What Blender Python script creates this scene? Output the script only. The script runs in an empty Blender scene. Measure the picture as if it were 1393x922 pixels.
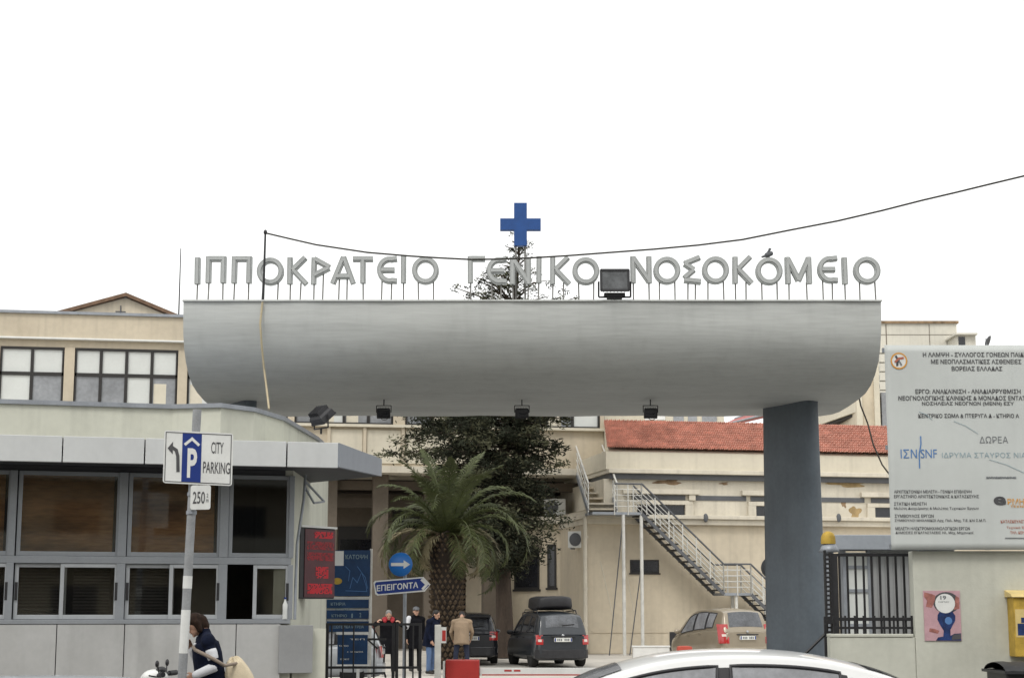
import bpy, bmesh, math, random
from mathutils import Vector, Matrix
R = math.radians
rnd = random.Random(7)
scene = bpy.context.scene
col = scene.collection

# ------------------------------------------------------------------ camera, sky, sun, exposure
F = 2300.0 / 1393.0 * 36.0
TILT = math.atan(371.0 / 2300.0)
CAMZ = 1.75
cd = bpy.data.cameras.new('camera'); cam = bpy.data.objects.new('camera', cd); col.objects.link(cam)
cd.lens = F; cd.sensor_width = 36; cd.clip_start = 0.1; cd.clip_end = 3000
cam.location = (0, 0, CAMZ); cam.rotation_euler = (math.pi / 2 + TILT, 0, 0)
scene.camera = cam

SUN_EL, SUN_AZ = R(52), R(200)      # azimuth from +Y clockwise: behind the camera, a little to the left
w = bpy.data.worlds.new('World'); scene.world = w; w.use_nodes = True
nt = w.node_tree; nt.nodes.clear()
sky = nt.nodes.new('ShaderNodeTexSky'); sky.sky_type = 'NISHITA'; sky.sun_disc = False
sky.sun_elevation = SUN_EL; sky.sun_rotation = SUN_AZ
sky.air_density = 1.0; sky.dust_density = 4.0; sky.ozone_density = 1.0
hs = nt.nodes.new('ShaderNodeHueSaturation'); hs.inputs['Saturation'].default_value = 0.12
cl = nt.nodes.new('ShaderNodeMix'); cl.data_type = 'RGBA'; cl.inputs['Factor'].default_value = 0.8
cl.inputs['B'].default_value = (9.6, 9.65, 9.5, 1)      # even cloud cover
bg = nt.nodes.new('ShaderNodeBackground'); bg.inputs['Strength'].default_value = 0.11
out = nt.nodes.new('ShaderNodeOutputWorld')
nt.links.new(sky.outputs[0], hs.inputs['Color']); nt.links.new(hs.outputs[0], cl.inputs['A'])
nt.links.new(cl.outputs['Result'], bg.inputs[0]); nt.links.new(bg.outputs[0], out.inputs[0])
sd = bpy.data.lights.new('sun', 'SUN'); sun = bpy.data.objects.new('sun', sd); col.objects.link(sun)
sd.energy = 0.9; sd.angle = R(18); sd.color = (1.0, 0.96, 0.9)
sdir = Vector((math.sin(SUN_AZ) * math.cos(SUN_EL), math.cos(SUN_AZ) * math.cos(SUN_EL), math.sin(SUN_EL)))
sun.location = sdir * 80
sun.rotation_euler = sdir.to_track_quat('Z', 'Y').to_euler()
vs = scene.view_settings
scene.display_settings.display_device = 'sRGB'
vs.view_transform = 'Standard'; vs.look = 'None'; vs.exposure = 0.50; vs.gamma = 1; vs.use_curve_mapping = False

# ------------------------------------------------------------------ from photograph measurements to places
COST, SINT = math.cos(TILT), math.sin(TILT)
def ray(px, py):
    x = (px - 696.5) / 2300.0; y = (461.0 - py) / 2300.0
    return Vector((x, COST - y * SINT, SINT + y * COST))
def at(px, py, D):
    d = ray(px, py); return Vector((0, 0, CAMZ)) + d * (D / d.y)
def Z(py, D): return at(696.5, py, D).z
def X(px, D, py=700): return at(px, py, D).x

class Plane:
    """a vertical facade: s runs along it, d towards the viewer, z up"""
    def __init__(s, a, b):
        s.O = Vector((a[0], a[1], 0)); s.u = (Vector((b[0], b[1], 0)) - s.O).normalized()
        s.n = Vector((s.u.y, -s.u.x, 0))
    def hit(s, px, py, d=0):
        r = ray(px, py); C = Vector((0, 0, CAMZ)); o = s.O + s.n * d
        t = (o - C).dot(s.n) / r.dot(s.n); P = C + r * t
        return (P - o).dot(s.u), P.z
    def pt(s, a, z, d=0): return s.O + s.u * a + s.n * d + Vector((0, 0, z))
    def px(s, x, y, d=0): a, z = s.hit(x, y, d); return s.pt(a, z, d)
    def rect(s, x0, y0, x1, y1, d=0):
        xm, ym = (x0 + x1) / 2, (y0 + y1) / 2
        return s.hit(x0, ym, d)[0], s.hit(x1, ym, d)[0], s.hit(xm, y1, d)[1], s.hit(xm, y0, d)[1]
    def sbox(s, mb, a0, a1, z0, z1, d0, d1, mi=0):
        P = [s.pt(a, z, d) for a in (a0, a1) for d in (d0, d1) for z in (z0, z1)]
        mb.hexa(P, mi)
    def box(s, mb, x0, y0, x1, y1, d0, d1, mi=0):
        a0, a1, z0, z1 = s.rect(x0, y0, x1, y1, d1); s.sbox(mb, a0, a1, z0, z1, d0, d1, mi)

# ------------------------------------------------------------------ mesh builder
class MB:
    def __init__(s): s.v = []; s.f = []; s.m = []; s.sm = []
    def add(s, V, Fc, mi=0, smooth=False):
        b = len(s.v); s.v += [Vector(p) for p in V]
        for f in Fc: s.f.append([b + i for i in f]); s.m.append(mi); s.sm.append(smooth)
    def hexa(s, P, mi=0):
        s.add(P, [(0, 1, 3, 2), (4, 6, 7, 5), (0, 4, 5, 1), (2, 3, 7, 6), (0, 2, 6, 4), (1, 5, 7, 3)], mi)
    def box(s, x0, x1, y0, y1, z0, z1, mi=0):
        s.hexa([(x, y, z) for x in (x0, x1) for y in (y0, y1) for z in (z0, z1)], mi)
    def obox(s, c, h, M=None, mi=0):
        c = Vector(c); P = []
        for i in (-1, 1):
            for j in (-1, 1):
                for k in (-1, 1):
                    q = Vector((i * h[0], j * h[1], k * h[2])); P.append(c + (M @ q if M else q))
        s.hexa(P, mi)
    def beam(s, a, b, w, h, mi=0, up=(0, 0, 1)):
        a, b = Vector(a), Vector(b); t = (b - a).normalized(); sd = t.cross(Vector(up))
        if sd.length < 1e-4: sd = t.cross(Vector((0, 1, 0)))
        sd.normalize(); n = sd.cross(t)
        s.hexa([p + sd * (i * w / 2) + n * (j * h / 2) for p in (a, b) for i in (-1, 1) for j in (-1, 1)], mi)
    def tube(s, pts, r, n=8, mi=0, cap=True):
        pts = [Vector(p) for p in pts]; N = len(pts); rs = r if isinstance(r, (list, tuple)) else [r] * N
        V = []; Fc = []; prev = None
        for i, p in enumerate(pts):
            t = (pts[min(i + 1, N - 1)] - pts[max(i - 1, 0)])
            t = t.normalized() if t.length > 1e-9 else Vector((0, 0, 1))
            if prev is None:
                a = t.cross(Vector((0, 0, 1)));
                if a.length < 0.1: a = t.cross(Vector((1, 0, 0)))
            else: a = prev - t * prev.dot(t)
            a.normalize(); prev = a; b = t.cross(a)
            for k in range(n):
                th = 2 * math.pi * k / n; V.append(p + (a * math.cos(th) + b * math.sin(th)) * rs[i])
        for i in range(N - 1):
            for k in range(n):
                k2 = (k + 1) % n; Fc.append((i * n + k, i * n + k2, (i + 1) * n + k2, (i + 1) * n + k))
        s.add(V, Fc, mi, True)
        if cap: s.add([V[k] for k in range(n)], [tuple(range(n))], mi); s.add(V[-n:], [tuple(range(n))], mi)
    def lathe(s, prof, c=(0, 0, 0), n=16, M=None, mi=0, smooth=True):
        c = Vector(c); V = []; Fc = []
        for (r, z) in prof:
            for k in range(n):
                th = 2 * math.pi * k / n; q = Vector((r * math.cos(th), r * math.sin(th), z)); V.append(c + (M @ q if M else q))
        for i in range(len(prof) - 1):
            for k in range(n):
                k2 = (k + 1) % n; Fc.append((i * n + k, i * n + k2, (i + 1) * n + k2, (i + 1) * n + k))
        s.add(V, Fc, mi, smooth)
        if prof[0][0] > 1e-4: s.add(V[:n], [tuple(range(n))], mi)
        if prof[-1][0] > 1e-4: s.add(V[-n:], [tuple(range(n))], mi)
    def ell(s, c, r, n=14, m=9, T=None, mi=0):
        c = Vector(c); V = []; Fc = []
        for i in range(m + 1):
            ph = -math.pi / 2 + math.pi * i / m
            for k in range(n):
                th = 2 * math.pi * k / n
                q = c + Vector((r[0] * math.cos(ph) * math.cos(th), r[1] * math.cos(ph) * math.sin(th), r[2] * math.sin(ph)))
                V.append(T(q) if T else q)
        for i in range(m):
            for k in range(n):
                k2 = (k + 1) % n; Fc.append((i * n + k, i * n + k2, (i + 1) * n + k2, (i + 1) * n + k))
        s.add(V, Fc, mi, True)
    def capsule(s, a, b, ra, rb, T=None, n=12):
        a, b = Vector(a), Vector(b); t = (b - a); L = t.length; t.normalize()
        pts = []; rs = []
        for i in range(5):
            th = math.pi / 2 * (1 - i / 4); pts.append(a - t * ra * math.sin(th)); rs.append(max(ra * math.cos(th), .001))
        for i in range(5):
            th = math.pi / 2 * i / 4; pts.append(b + t * rb * math.sin(th)); rs.append(max(rb * math.cos(th), .001))
        if T: pts = [T(p) for p in pts]
        s.tube(pts, rs, n)
    def prism(s, poly, fn, d0, d1, mi=0):
        n = len(poly); V = [fn(x, z, d0) for x, z in poly] + [fn(x, z, d1) for x, z in poly]
        Fc = [tuple(range(n)), tuple(range(n, 2 * n))] + [(i, (i + 1) % n, n + (i + 1) % n, n + i) for i in range(n)]
        s.add(V, Fc, mi)
    def grid(s, fn, us, vs_, mi=0, smooth=True):
        V = [fn(u, v) for u in us for v in vs_]; m = len(vs_)
        s.add(V, [(i * m + j, i * m + j + 1, (i + 1) * m + j + 1, (i + 1) * m + j) for i in range(len(us) - 1) for j in range(m - 1)], mi, smooth)
    def mesh(s, name, mats, off=Vector((0, 0, 0)), recalc=True):
        me = bpy.data.meshes.new(name)
        me.from_pydata([tuple(p - off) for p in s.v], [], s.f)
        for mt in (mats if isinstance(mats, (list, tuple)) else [mats]): me.materials.append(mt)
        me.polygons.foreach_set('material_index', s.m); me.polygons.foreach_set('use_smooth', s.sm)
        if recalc:
            bm = bmesh.new(); bm.from_mesh(me); bmesh.ops.recalc_face_normals(bm, faces=bm.faces); bm.to_mesh(me); bm.free()
        me.update(); return me
    def build(s, name, mats, parent=None, local=False, bevel=0, recalc=True, base=None):
        if parent is None:
            if base is None:
                xs = [p.x for p in s.v]; ys = [p.y for p in s.v]; zs = [p.z for p in s.v]
                base = Vector(((min(xs) + max(xs)) / 2, (min(ys) + max(ys)) / 2, min(zs)))
            off = Vector(base)
        else: off = Vector((0, 0, 0)) if local else world_loc(parent)
        o = bpy.data.objects.new(name, s.mesh(name, mats, off, recalc)); col.objects.link(o)
        if parent is None: o.location = off
        else: o.parent = parent
        if bevel:
            b = o.modifiers.new('bevel', 'BEVEL'); b.width = bevel; b.segments = 2; b.limit_method = 'ANGLE'; b.angle_limit = R(40)
            b.harden_normals = False
        return o
def world_loc(o):
    v = Vector(o.location)
    while o.parent: o = o.parent; v = v + Vector(o.location)
    return v
def tag(o, label=None, cat=None, group=None, kind=None):
    if label: o['label'] = label
    if cat: o['category'] = cat
    if group: o['group'] = group
    if kind: o['kind'] = kind
    return o
def thing(name, label, cat, loc, rz=0, group=None):
    o = bpy.data.objects.new(name, None); col.objects.link(o); o.location = loc; o.rotation_euler = (0, 0, rz)
    o.empty_display_size = .2
    return tag(o, label, cat, group)
def dup(o, loc, rz=None, label=None, group=None, parent=None):
    c = o.copy(); col.objects.link(c)
    if parent is None:
        c.location = loc
        if rz is not None: c.rotation_euler = (0, 0, rz)
        if label: c['label'] = label
        if group: c['group'] = group
    else: c.parent = parent
    for ch in [k for k in bpy.data.objects if k.parent == o]: dup(ch, None, parent=c)
    return c

_tc = {}
def text(mb, body, fn, x0, x1, z0, z1, bold=0.0, mi=0, keep=False):
    """flat lettering fitted between x0..x1 and z0..z1; fn(x, z) gives the place in the world"""
    key = (body, bold)
    if key not in _tc:
        c = bpy.data.curves.new('lettering', 'FONT'); c.body = body; c.offset = bold; c.resolution_u = 3
        o = bpy.data.objects.new('lettering', c); col.objects.link(o)
        dg = bpy.context.evaluated_depsgraph_get(); dg.update()
        me = bpy.data.meshes.new_from_object(o.evaluated_get(dg))
        _tc[key] = ([tuple(v.co) for v in me.vertices], [tuple(p.vertices) for p in me.polygons])
        bpy.data.objects.remove(o); bpy.data.curves.remove(c); bpy.data.meshes.remove(me)
    V, Fc = _tc[key]
    ax, bx = min(v[0] for v in V), max(v[0] for v in V); az, bz = min(v[1] for v in V), max(v[1] for v in V)
    kx = (x1 - x0) / (bx - ax); kz = (z1 - z0) / (bz - az)
    if keep: kx = min(kx, kz)
    mb.add([fn(x0 + (v[0] - ax) * kx, z0 + (v[1] - az) * kz) for v in V], Fc, mi)

# ------------------------------------------------------------------ materials
def mat(name, c, rough=.7, var=.12, scale=2.5, bump=0, bscale=40, streak=0, metal=0, spec=.4, coat=0, stretch=(1, 1, 1), dirt=0, dirtc=(.12, .1, .08)):
    m = bpy.data.materials.new(name); m.use_nodes = True; t = m.node_tree; L = t.links
    b = t.nodes['Principled BSDF']; b.inputs['Roughness'].default_value = rough; b.inputs['Metallic'].default_value = metal
    b.inputs['Specular IOR Level'].default_value = spec
    if coat: b.inputs['Coat Weight'].default_value = coat; b.inputs['Coat Roughness'].default_value = .05
    g = t.nodes.new('ShaderNodeNewGeometry'); mp = t.nodes.new('ShaderNodeMapping'); mp.inputs['Scale'].default_value = stretch
    L.new(g.outputs['Position'], mp.inputs['Vector'])
    def noise(sc, det=5, vec=mp):
        n = t.nodes.new('ShaderNodeTexNoise'); n.inputs['Scale'].default_value = sc; n.inputs['Detail'].default_value = det
        L.new(vec.outputs[0], n.inputs['Vector']); return n
    def ramp(src, lo, hi, a, bb):
        r = t.nodes.new('ShaderNodeMapRange'); r.inputs['From Min'].default_value = lo; r.inputs['From Max'].default_value = hi
        r.inputs['To Min'].default_value = a; r.inputs['To Max'].default_value = bb; L.new(src, r.inputs['Value']); return r.outputs[0]
    base = t.nodes.new('ShaderNodeMix'); base.data_type = 'RGBA'; base.blend_type = 'MULTIPLY'; base.inputs['Factor'].default_value = 1
    base.inputs['A'].default_value = (*c, 1)
    n1 = noise(scale); f = ramp(n1.outputs['Fac'], .3, .7, 1 - var, 1 + var)
    n2 = noise(scale * 9, 3); f2 = ramp(n2.outputs['Fac'], .3, .7, 1 - var * .5, 1 + var * .5)
    mu = t.nodes.new('ShaderNodeMath'); mu.operation = 'MULTIPLY'; L.new(f, mu.inputs[0]); L.new(f2, mu.inputs[1])
    last = mu.outputs[0]
    if streak:
        ms = t.nodes.new('ShaderNodeMapping'); ms.inputs['Scale'].default_value = (5, 5, .35); L.new(g.outputs['Position'], ms.inputs['Vector'])
        n3 = noise(1.0, 6, ms); f3 = ramp(n3.outputs['Fac'], .5, .75, 1, 1 - streak)
        m2 = t.nodes.new('ShaderNodeMath'); m2.operation = 'MULTIPLY'; L.new(last, m2.inputs[0]); L.new(f3, m2.inputs[1]); last = m2.outputs[0]
    cb = t.nodes.new('ShaderNodeCombineColor')
    for i in range(3): L.new(last, cb.inputs[i])
    L.new(cb.outputs[0], base.inputs['B']); res = base.outputs['Result']
    if dirt:
        n4 = noise(.55, 8); f4 = ramp(n4.outputs['Fac'], .52, .72, 0, dirt)
        mx = t.nodes.new('ShaderNodeMix'); mx.data_type = 'RGBA'; mx.inputs['B'].default_value = (*dirtc, 1)
        L.new(f4, mx.inputs['Factor']); L.new(res, mx.inputs['A']); res = mx.outputs['Result']
    L.new(res, b.inputs['Base Color'])
    if bump:
        n5 = noise(bscale, 6); bp = t.nodes.new('ShaderNodeBump'); bp.inputs['Strength'].default_value = bump; bp.inputs['Distance'].default_value = .02
        L.new(n5.outputs['Fac'], bp.inputs['Height']); L.new(bp.outputs[0], b.inputs['Normal'])
    return m
def glass(name, tint=(.6, .63, .63), through=.7):
    m = bpy.data.materials.new(name); m.use_nodes = True; t = m.node_tree; t.nodes.clear(); L = t.links
    o = t.nodes.new('ShaderNodeOutputMaterial'); mx = t.nodes.new('ShaderNodeMixShader')
    tr = t.nodes.new('ShaderNodeBsdfTransparent'); tr.inputs[0].default_value = tuple(k * through for k in tint) + (1,)
    gl = t.nodes.new('ShaderNodeBsdfGlossy'); gl.inputs['Roughness'].default_value = .03; gl.inputs[0].default_value = (.9, .93, .95, 1)
    fr = t.nodes.new('ShaderNodeFresnel'); fr.inputs[0].default_value = 1.5
    n = t.nodes.new('ShaderNodeTexNoise'); n.inputs['Scale'].default_value = 1.3; bp = t.nodes.new('ShaderNodeBump'); bp.inputs['Strength'].default_value = .04
    L.new(n.outputs['Fac'], bp.inputs['Height']); L.new(bp.outputs[0], gl.inputs['Normal'])
    L.new(fr.outputs[0], mx.inputs[0]); L.new(tr.outputs[0], mx.inputs[1]); L.new(gl.outputs[0], mx.inputs[2]); L.new(mx.outputs[0], o.inputs[0])
    return m
def emit(name, c, s):
    m = mat(name, tuple(k * .4 for k in c), .5); b = m.node_tree.nodes['Principled BSDF']
    b.inputs['Emission Color'].default_value = (*c, 1); b.inputs['Emission Strength'].default_value = s; return m
M = dict(
    asphalt=mat('asphalt', (.055, .055, .057), .9, .2, 1.2, .3, 90),
    pave=mat('paving', (.19, .185, .175), .9, .15, 1.5, .2, 60),
    kerb=mat('kerb stone', (.38, .37, .35), .85, .12, 2),
    court=mat('courtyard concrete', (.52, .49, .44), .9, .12, .6, .2, 40, dirt=.3, dirtc=(.25, .23, .2)),
    soil=mat('bare earth', (.16, .14, .11), .95, .2, .3),
    canopy=mat('pale grey paint', (.50, .515, .50), .7, .11, 1.1, .22, 6, streak=.08, stretch=(.22, 1, 2.6), dirt=.22, dirtc=(.33, .33, .31)),
    slate=mat('slate blue paint', (.095, .115, .135), .5, .12, 1.5, .12, 14, streak=.1),
    letter=mat('letter metal', (.36, .375, .37), .5, .1, 4, metal=.0, streak=.1),
    tubew=mat('letter inlay', (.40, .415, .41), .4, .05, 6),
    rod=mat('rusty rods', (.19, .185, .175), .6, .25, 8),
    blue=mat('cross blue', (.012, .068, .25), .5, .1, 6),
    black=mat('black metal', (.018, .018, .02), .45, .2, 6),
    blackp=mat('black plastic', (.025, .025, .028), .5, .15, 8),
    steel=mat('galvanised steel', (.60, .595, .56), .55, .12, 5, metal=.1),
    pole=mat('weathered pole', (.30, .31, .32), .55, .18, 6, metal=.2, streak=.2), steeld=mat('grey steel', (.28, .30, .33), .5, .12, 5, metal=.3),
    alu=mat('grey window aluminium', (.30, .32, .345), .42, .06, 4, metal=.35),
    fascia=mat('composite panel', (.56, .575, .575), .4, .04, 1.6, streak=.06),
    kcream=mat('kiosk cream render', (.555, .56, .48), .8, .06, 1.2, .08, 40, streak=.16, dirt=.14, dirtc=(.38, .37, .31)),
    kwhite=mat('kiosk base panel', (.43, .432, .425), .6, .07, 1.5, streak=.16, dirt=.25, dirtc=(.3, .285, .26)),
    kdark=mat('kiosk dark soffit', (.06, .062, .07), .6, .1, 3),
    kgrey=mat('grey sheet metal', (.30, .305, .31), .45, .06, 2, metal=.2),
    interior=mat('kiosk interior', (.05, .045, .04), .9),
    blind=mat('brown blinds', (.34, .18, .075), .8, .45, 1.1, stretch=(.6, .6, 3)),
    blindd=mat('dark blinds', (.055, .05, .045), .7, .25, .9, stretch=(.6, .6, 14)),
    gl=glass('window glass', (.95, .95, .93), .92), gldark=glass('tinted glass', (.3, .32, .33), .6),
    cream=mat('cream render', (.53, .465, .36), .88, .08, .7, .1, 30, streak=.12, dirt=.12, dirtc=(.34, .26, .17)),
    cream2=mat('pale cream render', (.62, .575, .47), .88, .06, .8, .08, 30, streak=.10),
    beige=mat('beige render', (.58, .51, .395), .88, .08, .6, .1, 30, streak=.12, dirt=.18, dirtc=(.3, .24, .17)),
    tower=mat('tower render', (.60, .575, .50), .88, .06, .5, streak=.12),
    trim=mat('plaster trim', (.62, .575, .48), .85, .07, 1.5, streak=.15, dirt=.2, dirtc=(.36, .3, .23)),
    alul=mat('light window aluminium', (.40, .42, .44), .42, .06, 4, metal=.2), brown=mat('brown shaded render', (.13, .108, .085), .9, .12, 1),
    darkbrown=mat('dark recess shade brown', (.032, .026, .022), .8, .2, 1.5),  # shade of recesses and gaps is put into this near-black brown
    patch=mat('bare plaster patch', (.24, .165, .10), .95, .35, 3),
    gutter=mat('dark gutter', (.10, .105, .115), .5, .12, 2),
    wframe=mat('dark window frame', (.025, .023, .022), .5, .1, 4),
    pale=mat('pale blind behind pane', (.60, .62, .60), .25, .04, 1.3, spec=.6),
    palegrey=mat('grey pane', (.23, .24, .255), .15, .25, .8, spec=.7),
    darkpane=mat('dark pane', (.015, .016, .02), .12, .3, 1, spec=.6),
    wallr=mat('pale green wall render', (.50, .505, .44), .85, .07, 1.3, .1, 30, streak=.10, dirt=.22, dirtc=(.36, .34, .28)),
    board=mat('billboard vinyl', (.52, .545, .53), .5, .03, .8, .03, 3, streak=.04),
    ink=mat('dark print', (.07, .07, .075), .6), lensg=mat('lamp lens', (.10, .105, .11), .25, .3, 6), inkg=mat('grey print', (.16, .17, .18), .6), inkb=mat('blue print', (.08, .19, .42), .6), inkr=mat('red print', (.42, .13, .08), .6),
    inkt=mat('grey blue print', (.25, .34, .38), .6), orange=mat('orange print', (.62, .30, .06), .6),
    signb=mat('sign blue', (.012, .035, .20), .35, .05, 3), signlb=mat('sign light blue', (.02, .17, .55), .35, .05, 3),
    signw=mat('sign white', (.70, .71, .69), .4, .05, 4, streak=.08), mapb=mat('map board blue', (.012, .045, .12), .4, .2, 4),
    red=mat('red paint', (.42, .035, .03), .5, .08, 4), white=mat('white paint', (.74, .74, .72), .45, .06, 4, streak=.06),
    yellow=mat('yellow paint', (.44, .29, .045), .7, .2, 7), yellowl=mat('faded yellow paint', (.62, .48, .20), .5, .1, 4),
    pink=mat('poster pink', (.47, .29, .32), .6, .12, 7), navy=mat('poster navy', (.012, .03, .11), .5, .5, 9), brownp=mat('poster brown', (.30, .12, .10), .6, .4, 12),
    led=emit('red light letters', (.9, .02, .04), .13), ledbg=mat('sign panel', (.075, .014, .020), .4, .2, 5), leddim=emit('dim red letters', (.6, .02, .035), .07),
    tyre=mat('tyre rubber', (.018, .018, .018), .85, .15, 8), rim=mat('wheel alloy', (.45, .46, .47), .35, metal=.7),
    tail=mat('tail light', (.40, .02, .02), .15, .1, 9, spec=.7, coat=.6), tailw=mat('tail light clear', (.65, .55, .5), .15, spec=.7, coat=.6),
    carglass=mat('car window', (.02, .022, .026), .06, .2, 2, spec=.8), carglassl=mat('car side window', (.22, .225, .24), .06, .3, 2, spec=.8), cargrey=mat('car rear window', (.075, .08, .09), .08, .5, 3, spec=.8),  # sky mirrored in the side and rear panes is put into their greys
    cwhite=mat('white car paint', (.74, .745, .74), .28, .02, 2, coat=.8), cblack=mat('dark car paint', (.022, .024, .03), .25, .1, 2, coat=.7),
    cdark=mat('charcoal car paint', (.028, .033, .04), .3, .1, 2, coat=.6), cgold=mat('beige car paint', (.30, .255, .19), .3, .06, 2, coat=.7, metal=.25),
    csilver=mat('silver car paint', (.48, .5, .52), .3, .04, 2, coat=.7, metal=.3), cblue=mat('pale silver blue paint', (.50, .54, .58), .3, .04, 2, coat=.7, metal=.2),
    plate=mat('number plate', (.68, .69, .66), .5),
    bark=mat('bark', (.055, .04, .03), .95, .3, 4, .8, 14, stretch=(1, 1, .3)), leafd=mat('dark needles', (.026, .030, .019), .8, .45, 1.2, spec=.15),
    leafm=mat('olive needles', (.10, .102, .062), .8, .4, 1.2, spec=.15), palm=mat('palm leaflets', (.054, .066, .02), .55, .3, 2.5), palmd=mat('dry palm leaflets', (.19, .165, .095), .7, .3, 2.5),
    palmt=mat('palm bark', (.085, .06, .038), .95, .4, 6, .6, 20), palmk=mat('palm bark gaps', (.02, .014, .01), .95),
    skin=mat('skin', (.46, .27, .19), .55, .06, 8), hairb=mat('brown hair', (.024, .012, .007), .75, .45, 40, .4, 80, spec=.2, stretch=(1, 1, .25)), haird=mat('dark hair', (.018, .015, .014), .6, .3, 30), hairg=mat('grey hair', (.2, .19, .18), .6, .3, 30),
    eye=mat('dark eyes', (.02, .015, .012), .3), lip=mat('lips', (.32, .12, .10), .5),
    cnavy=mat('navy cloth', (.007, .010, .024), .9, .35, 9, .35, 40, spec=.12), cink=mat('black cloth', (.007, .007, .009), .9, .35, 9, .35, 40, spec=.12), ctan=mat('tan suede', (.27, .20, .135), .9, .15, 5, .2, 50),
    jeans=mat('blue denim', (.085, .14, .26), .9, .25, 7, .2, 60), jeansd=mat('dark denim', (.02, .026, .05), .9, .2, 7), cwht=mat('white cloth', (.62, .63, .66), .9, .08, 9), cred=mat('red cloth', (.36, .03, .04), .9, .2, 9),
    canvas=mat('cream canvas', (.58, .50, .36), .9, .1, 9, .25, 60), strap=mat('tan strap', (.26, .21, .17), .8, .1, 9), shoe=mat('dark shoes', (.02, .018, .016), .6),
    pigeon=mat('pigeon feathers', (.10, .105, .115), .8, .25, 25), cable=mat('black cable', (.03, .027, .022), .7), rope=mat('cream cable', (.42, .36, .24), .7), terracotta=mat('planter', (.28, .08, .05), .8),
)
def tile_mat():
    m = mat('terracotta roof tiles', (.55, .285, .22), .85, .25, 3, dirt=.3, dirtc=(.25, .1, .07)); return m
M['tile'] = tile_mat()
# ================================================================== the ground
def gz(D):
    return 0.0 if D < 45 else min(.02 * (D - 45), .35)
def struct(mb, name, m, **k): return tag(mb.build(name, m, base=Vector((0, 0, 0)), **k), kind='structure')
g = MB(); g.grid(lambda u, v: Vector((u, v, -.16)), [-900, -60, 60, 900], [-300, -6, 140, 1500], smooth=False); struct(g, 'ground', M['soil'])
g = MB(); g.grid(lambda u, v: Vector((u, v, -.12)), [-60, 60], [-4, 18.2], smooth=False); struct(g, 'road', M['asphalt'])
g = MB()
for i in range(-14, 15): g.box(i * 4, i * 4 + 1.6, 11.55, 11.67, -.121, -.116)
struct(g, 'lane_marking', M['white'])
g = MB(); g.box(-60, 60, 18.2, 18.38, -.16, .004); struct(g, 'kerb', M['kerb'], bevel=.015)
g = MB(); g.box(-60, 60, 18.38, 23.0, -.16, 0); struct(g, 'pavement', M['pave'])
g = MB(); g.grid(lambda u, v: Vector((u, v, gz(v) - .003)), [-60, -20, 20, 60], [44, 45, 50, 55, 62.5, 80, 140], smooth=False); struct(g, 'courtyard', M['court'])
g = MB(); g.grid(lambda u, v: Vector((u, v, -.003)), [-60, -20, 20, 60], [23, 33, 44], smooth=False); struct(g, 'driveway', mat('bounce grey asphalt', (.235, .23, .22), .9, .2, 1.2, .3, 90))  # unseen ground; its grey is set for the bounce onto the canopy underside

# ================================================================== the entrance canopy
D0 = 30.0
xl, xr = at(249.5, 411, D0).x, at(1198.5, 411, D0).x
zt = Z(410.5, D0)
prof = [(30.0, zt)]
prof += [(30.0 + d, z) for d, z in [(.02, 6.95), (.08, 6.70), (.20, 6.45), (.40, 6.22), (.70, 6.03), (1.1, 5.90), (1.6, 5.82), (2.3, 5.77), (3.2, 5.75), (4.2, 5.76), (5.0, 5.80)]]
prof += [(36.3, 5.92), (37.1, 6.15), (37.6, 6.5), (37.8, 6.9), (37.85, zt)]
can = thing('entrance_canopy', 'long pale grey concrete canopy with a boat shaped underside carrying the letters', 'canopy', ((xl + xr) / 2, 34, 0))
g = MB(); N = len(prof); xs = [xl + (xr - xl) * i / 24 for i in range(25)]
wob = lambda x, i: .008 * math.sin(x * 2.1 + i) + .006 * math.sin(x * 5.3 + 2 * i)
g.grid(lambda i, x: Vector((x, prof[i][0] + wob(x, i), prof[i][1] + (wob(x, i + 3) if 0 < i < N - 1 else 0))), range(N), xs)
for x in (xl, xr): g.add([Vector((x, d + wob(x, i), z + (wob(x, i + 3) if 0 < i < N - 1 else 0))) for i, (d, z) in enumerate(prof)], [tuple(range(N))])
g.add([(xl, 30, zt), (xr, 30, zt), (xr, 37.85, zt), (xl, 37.85, zt)], [(0, 1, 2, 3)])
g.build('beam', M['canopy'], can)
g = MB(); g.box(xl - .015, xr + .015, 29.96, 37.9, zt + .002, zt + .035); g.build('coping', M['canopy'], can, bevel=.008)
def pillar(cx, label):
    # flattened blade-like column whose right edge stands nearer the road
    p = thing('canopy_pillar', label, 'pillar', (cx, 33, 0), group='pillars under the canopy')
    g = MB(); ring = []
    for k in range(28):
        th = 2 * math.pi * k / 28; c, s_ = math.cos(th), math.sin(th)
        ring.append((math.copysign(abs(c) ** .45, c) * .76, math.copysign(abs(s_) ** .45, s_) * .19))
    ang = R(-60); V = []
    zs = [(0, 1.03), (1.5, 1.02), (3, 1.0), (4.5, .97), (5.95, .95), (6.3, .95)]
    for z, k in zs:
        for a, b in ring: V.append((cx + (a * math.cos(ang) - b * math.sin(ang)) * k, 33 + (a * math.sin(ang) + b * math.cos(ang)) * k, z))
    n = 28
    g.add(V, [(i * n + k, i * n + (k + 1) % n, (i + 1) * n + (k + 1) % n, (i + 1) * n + k) for i in range(len(zs) - 1) for k in range(n)], 0, True)
    g.build('shaft', M['slate'], p); return p
pillar(X(1079, 33, 720), 'dark slate blue pillar carrying the right part of the canopy')
pillar(X(322, 33, 600), 'dark slate blue pillar under the left end of the canopy, mostly hidden behind the kiosk')

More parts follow.
